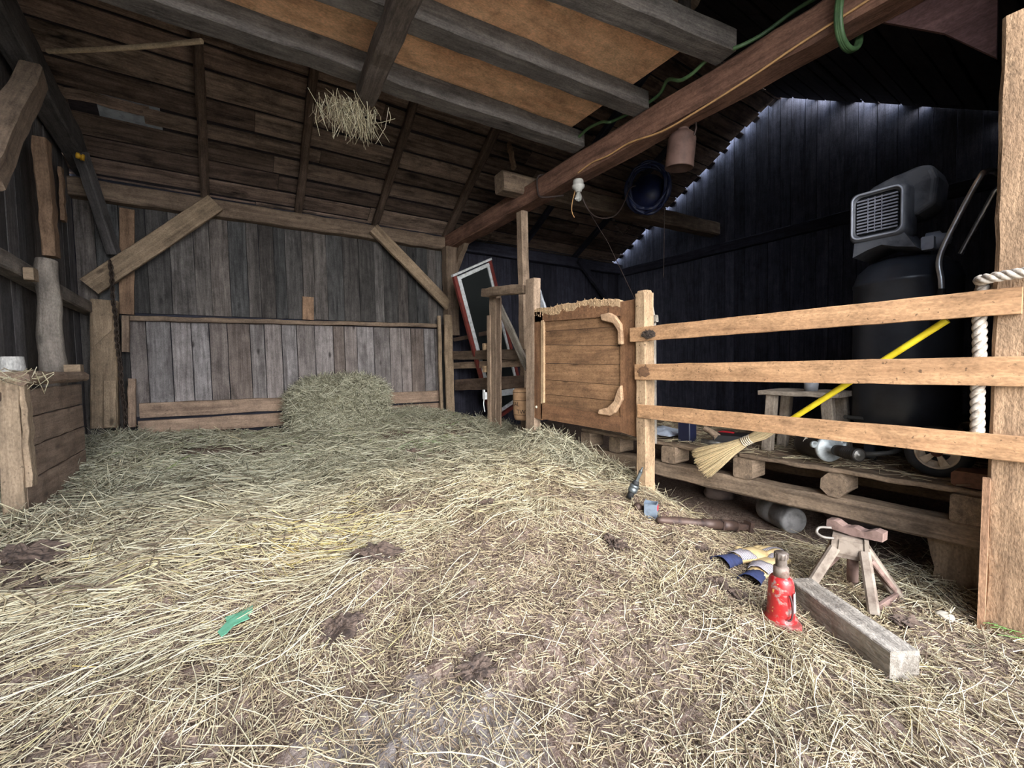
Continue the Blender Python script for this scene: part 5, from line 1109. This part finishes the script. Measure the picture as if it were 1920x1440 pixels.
def lay(n, y0, y1, lmin, lmax, w, lift, tilt, spread, p=1.0, x0=-1.2, x1=3.1, nseg=2, rnf=None, bend=0.06):
    x, y = scatter(n, x0, x1, y0, y1, p); m = len(x); a = azim(x, y, spread); e = rg.normal(0, tilt, m)
    d = np.stack([np.cos(a) * np.cos(e), np.sin(a) * np.cos(e), np.sin(e)], 1); L = rg.uniform(lmin, lmax, m) * rg.uniform(0.6, 1, m)
    lf = rg.uniform(lift[0], lift[1], m) + np.abs(d[:, 2]) * L * 0.35
    gn = np.clip(sstep(2.0, 4.2, y) * 0.9 + rg.normal(0, 0.15, m), 0, 1)
    rn = rg.uniform(0, 1, m) if rnf is None else rnf(x, y, m)
    sets.append(strands('s', np.stack([x, y, y * 0], 1), d, L, w * rg.uniform(0.6, 1.15, m), bend * L * rg.normal(0, 1, m), rn, gn, lf, nseg, hz))
def yel(x, y, m):
    c = gpt(625, 1010); f = np.exp(-(((x - c[0]) / .35) ** 2 + ((y - c[1]) / .4) ** 2)); r = rg.uniform(0, 0.92, m); g = gpt(785, 828); fg = np.exp(-(((x - g[0]) / .28) ** 2 + ((y - g[1]) / .35) ** 2)); r = np.where(rg.uniform(0, 1, m) < fg * 0.6, 1.0, r); return np.where(rg.uniform(0, 1, m) < f * 0.3, rg.uniform(0.9, 1, m), r)
lay(32000, -0.4, 2.4, 0.05, 0.30, 0.0025, (0.003, 0.022), 0.05, 0.75, rnf=yel)
lay(26000, 2.2, 4.4, 0.10, 0.34, 0.0048, (0.004, 0.04), 0.10, 0.85, rnf=yel)
lay(20000, 4.2, 6.4, 0.12, 0.36, 0.0062, (0.004, 0.05), 0.14, 1.2)
lay(3600, -0.3, 3.0, 0.22, 0.46, 0.0032, (0.012, 0.034), 0.05, 0.35, rnf=lambda x, y, m: rg.uniform(0.5, 0.82, m), bend=0.09, nseg=4)
# chaff
x = rg.uniform(-1.2, 3.1, 130000); y = rg.uniform(-0.4, 4.0, 130000); lim = np.interp(y, [0.3, 1.6, 2.2, 4], [2.9, 2.75, 2.8, 2.9]); kp = (x < lim) & (rg.uniform(0, 1, len(x)) < np.clip(1.5 - y / 4, 0.3, 1)); x, y = x[kp], y[kp]; m_ = len(x)
a = rg.uniform(0, 6.283, m_); e = rg.normal(0, 0.25, m_); d = np.stack([np.cos(a) * np.cos(e), np.sin(a) * np.cos(e), np.sin(e)], 1)
sets.append(strands('c', np.stack([x, y, y * 0], 1), d, rg.uniform(0.012, 0.07, m_), rg.uniform(0.0018, 0.0042, m_), rg.normal(0, 0.003, m_), np.clip(rg.normal(0.24, 0.18, m_), 0, 1), np.clip(sstep(2.2, 4.0, y), 0, 1), rg.uniform(0.0, 0.020, m_), 1, hz))
# taller hay heaped at the foot of the gate post, stall post and along the back wall
def heap(n, cx, cy, sx, sy, h, gnv, lmin=0.1, lmax=0.3, w=0.0045):
    x = rg.normal(cx, sx, n); y = rg.normal(cy, sy, n); r = ((x - cx) / sx) ** 2 + ((y - cy) / sy) ** 2
    a = rg.uniform(0, 6.283, n); e = rg.normal(0, 0.45, n); d = np.stack([np.cos(a) * np.cos(e), np.sin(a) * np.cos(e), np.sin(e)], 1)
    sets.append(strands('h', np.stack([x, y, y * 0], 1), d, rg.uniform(lmin, lmax, n), w * rg.uniform(0.6, 1.1, n), rg.normal(0, 0.02, n), rg.uniform(0, 0.9, n), np.clip(rg.normal(gnv, 0.15, n), 0, 1), rg.uniform(0, h, n) * np.exp(-r * 0.35), 2, hz))
heap(2200, 2.50, 3.1, 0.14, 0.42, 0.16, 0.75); heap(700, 2.62, 2.45, 0.14, 0.25, 0.12, 0.5); heap(1400, 2.85, 4.6, 0.2, 0.35, 0.12, 0.9); heap(1600, 2.2, 5.9, 0.4, 0.3, 0.16, 1.0); heap(1000, -0.9, 5.6, 0.2, 0.5, 0.16, 0.95); heap(700, -0.6, 4.3, 0.15, 0.5, 0.08, 0.8); heap(500, -0.85, 3.0, 0.2, 0.2, 0.1, 0.4); heap(500, 2.7, 0.55, 0.25, 0.3, 0.04, 0.5, 0.05, 0.2, 0.003)
gb = gpt(1905, 1196); x = rg.normal(gb[0], 0.03, 14); y = rg.normal(gb[1], 0.03, 14); a = rg.normal(2.9, 0.4, 14); d = np.stack([np.cos(a), np.sin(a), np.full(14, 0.15)], 1)
sets.append(strands('g', np.stack([x, y, y * 0], 1), d, rg.uniform(0.1, 0.22, 14), np.full(14, 0.003), rg.normal(0, 0.02, 14), np.ones(14), np.ones(14), np.full(14, 0.03), 2, hz))
st = straw_object('loose_straw', sets); tag(st, 'loose yellow straw and greyish hay strewn over the whole stall floor', 'straw', kind='stuff')
# litter on the pallet
sets = []
n = 1100; x = rg.uniform(2.76, 3.7, n); y = rg.uniform(0.35, 2.7, n); a = rg.uniform(0, 6.283, n); e = rg.normal(0, 0.12, n); d = np.stack([np.cos(a) * np.cos(e), np.sin(a) * np.cos(e), np.sin(e)], 1)
sets.append(strands('p', np.stack([x, y, np.full(n, 0.5)], 1), d, rg.uniform(0.03, 0.2, n), rg.uniform(0.002, 0.004, n), rg.normal(0, 0.01, n), rg.uniform(0, 0.6, n), rg.uniform(0, 0.6, n), rg.uniform(0, 0.02, n), 2, lambda x, y: np.full_like(x, 0.498)))
tag(straw_object('straw_litter', sets), 'thin straw litter scattered over the pallet boards', 'straw', kind='stuff')
# hay tuft caught at the end of the cross beam
def tuft(name, label, c, n, sx, sy, hang, lmin, lmax, gnv, arch=0.0):
    b = np.stack([rg.normal(c.x, sx, n), rg.normal(c.y, sy, n), np.full(n, c.z)], 1); a = rg.uniform(0, 6.283, n); e = -np.abs(rg.normal(hang, 0.4, n))
    d = np.stack([np.cos(a) * np.cos(e), np.sin(a) * np.cos(e), np.sin(e)], 1); L = rg.uniform(lmin, lmax, n); b[:, 2] -= L * 0.35 * np.sin(-e) + rg.uniform(0, 0.06, n)
    b[:, 2] -= arch * ((b[:, 0] - c.x) / sx) ** 2 * 0
    return tag(straw_object(name, [strands('t', b, d, L, np.full(n, 0.004), rg.normal(0, 0.03, n), rg.uniform(0.1, 0.8, n), np.full(n, gnv))], loc=(c.x, c.y, c.z)), label, 'hay', kind='stuff')
tuft('hay_tuft', 'tuft of hay hanging from the end of the dark cross beam', P(655, 196, y=3.5), 330, 0.10, 0.05, 1.1, 0.06, 0.30, 0.3)
tuft('hay_wisp', 'wisp of hay caught on top of the manger panel', V((-0.90, 3.38, 1.14)), 34, 0.04, 0.08, 0.5, 0.06, 0.22, 0.3)
tuft('hay_wad', 'brownish wad of hay in the manger at the left edge', V((-1.19, 3.2, 1.40)), 260, 0.02, 0.05, 0.4, 0.08, 0.25, 0.4)
# hay bale by the back wall
l_, r_ = P(542, 770, y=6.1), P(716, 770, y=6.1); ztop = P(630, 710, y=6.15).z; zb = 0.24
cx, cyb = (l_.x + r_.x) / 2, 6.05; hx, hy, hzz = (r_.x - l_.x) / 2, 0.26, (ztop - zb) / 2
sets = []; n = 5200
f = rg.uniform(0, 1, n); u = rg.uniform(-1, 1, n); v = rg.uniform(-1, 1, n); px = np.where(f < 0.5, u * hx, np.where(f < 0.8, u * hx, np.sign(u) * hx)); py = np.where(f < 0.5, -hy, np.where(f < 0.8, v * hy, u * 0 + v * hy)); pz = np.where(f < 0.5, v * hzz, np.where(f < 0.8, hzz, rg.uniform(-1, 1, n) * hzz))
rr = np.sqrt((px / hx) ** 2 + (pz / hzz) ** 2); sc = np.where(rr > 1.12, 1.12 / rr, 1); px *= sc; pz *= sc
pz -= 0.05 * np.clip(-px / hx, 0, 1); b = np.stack([cx + px, cyb + py, zb + hzz + pz], 1) + rg.normal(0, 0.012, (n, 3))
a = rg.uniform(0, 6.283, n); e = rg.normal(0, 0.5, n); d = np.stack([np.cos(a) * np.cos(e), np.sin(a) * np.cos(e) * 0.5, np.sin(e)], 1); d /= np.linalg.norm(d, axis=1, keepdims=True)
sets.append(strands('b', b, d, rg.uniform(0.08, 0.26, n), np.full(n, 0.0065), rg.normal(0, 0.02, n), rg.uniform(0, 0.95, n), np.clip(rg.normal(0.95, 0.1, n), 0, 1)))
bale = thing('hay_bale', 'loosened grey green hay bale lying against the back wall', 'hay bale', (cx, cyb, zb))
cor = MB(); cor.blob((cx, cyb + 0.02, zb + hzz), (hx * 1.02, hy * 0.97, hzz * 1.05), 2, 0.12, 1.6, 18); cr = cor.build('bale_core', plain('hay_core', (132, 126, 98), 0.95, 0, (92, 86, 66), 30, 0.8), bale)
hs_ = straw_object('bale_stalks', sets, loc=(cx, cyb, zb)); hs_.parent = bale; hs_.location = (0, 0, 0); hs_['kind'] = 'stuff'
# ------------------------------------------------------------------ daylight through the open front
w = bpy.data.worlds.new('sky'); bpy.context.scene.world = w; w.use_nodes = True; t = w.node_tree; bg = t.nodes['Background']
tc = t.nodes.new('ShaderNodeTexCoord'); dot = t.nodes.new('ShaderNodeVectorMath'); dot.operation = 'DOT_PRODUCT'; t.links.new(tc.outputs['Generated'], dot.inputs[0]); dot.inputs[1].default_value = V((-0.35, -0.92, 0.19)).normalized()
mr = t.nodes.new('ShaderNodeMapRange'); mr.inputs['From Min'].default_value = 0.72; mr.inputs['From Max'].default_value = 1.0; mr.interpolation_type = 'SMOOTHSTEP'; t.links.new(dot.outputs['Value'], mr.inputs['Value'])
mx = t.nodes.new('ShaderNodeMix'); mx.data_type = 'RGBA'; mx.inputs[6].default_value = (1.15, 1.3, 1.55, 1); mx.inputs[7].default_value = (SKY_LOBE, SKY_LOBE * 0.995, SKY_LOBE * 0.985, 1)
t.links.new(mr.outputs[0], mx.inputs[0]); t.links.new(mx.outputs[2], bg.inputs['Color']); bg.inputs['Strength'].default_value = SKY
w.cycles.sampling_method = 'MANUAL'; w.cycles.sample_map_resolution = 256
# ------------------------------------------------------------------ camera
cd = bpy.data.cameras.new('camera'); cam = bpy.data.objects.new('camera', cd); C.objects.link(cam); bpy.context.scene.camera = cam
cd.sensor_fit = 'HORIZONTAL'; cd.sensor_width = 36.0; cd.lens = 36.0 * F / 1920.0; cd.clip_start = 0.02; cd.clip_end = 200
# columns = camera axes in world: right, up, back
right = V((RX.x, RY.x, RZ.x)); down = V((RX.y, RY.y, RZ.y)); fwd = V((RX.z, RY.z, RZ.z))
Mx = Matrix(((right.x, -down.x, -fwd.x, 0), (right.y, -down.y, -fwd.y, 0), (right.z, -down.z, -fwd.z, 0), (0, 0, 0, 1)))
Mx.translation = CAM; cam.matrix_world = Mx
sc = bpy.context.scene
sc.view_settings.view_transform = 'Standard'; sc.view_settings.look = 'None'; sc.view_settings.gamma = 1.0; sc.view_settings.use_curve_mapping = False; sc.view_settings.exposure = EXPO
sc.cycles.use_denoising = True; sc.cycles.max_bounces = 7; sc.cycles.diffuse_bounces = 4; sc.cycles.sample_clamp_indirect = 8.0
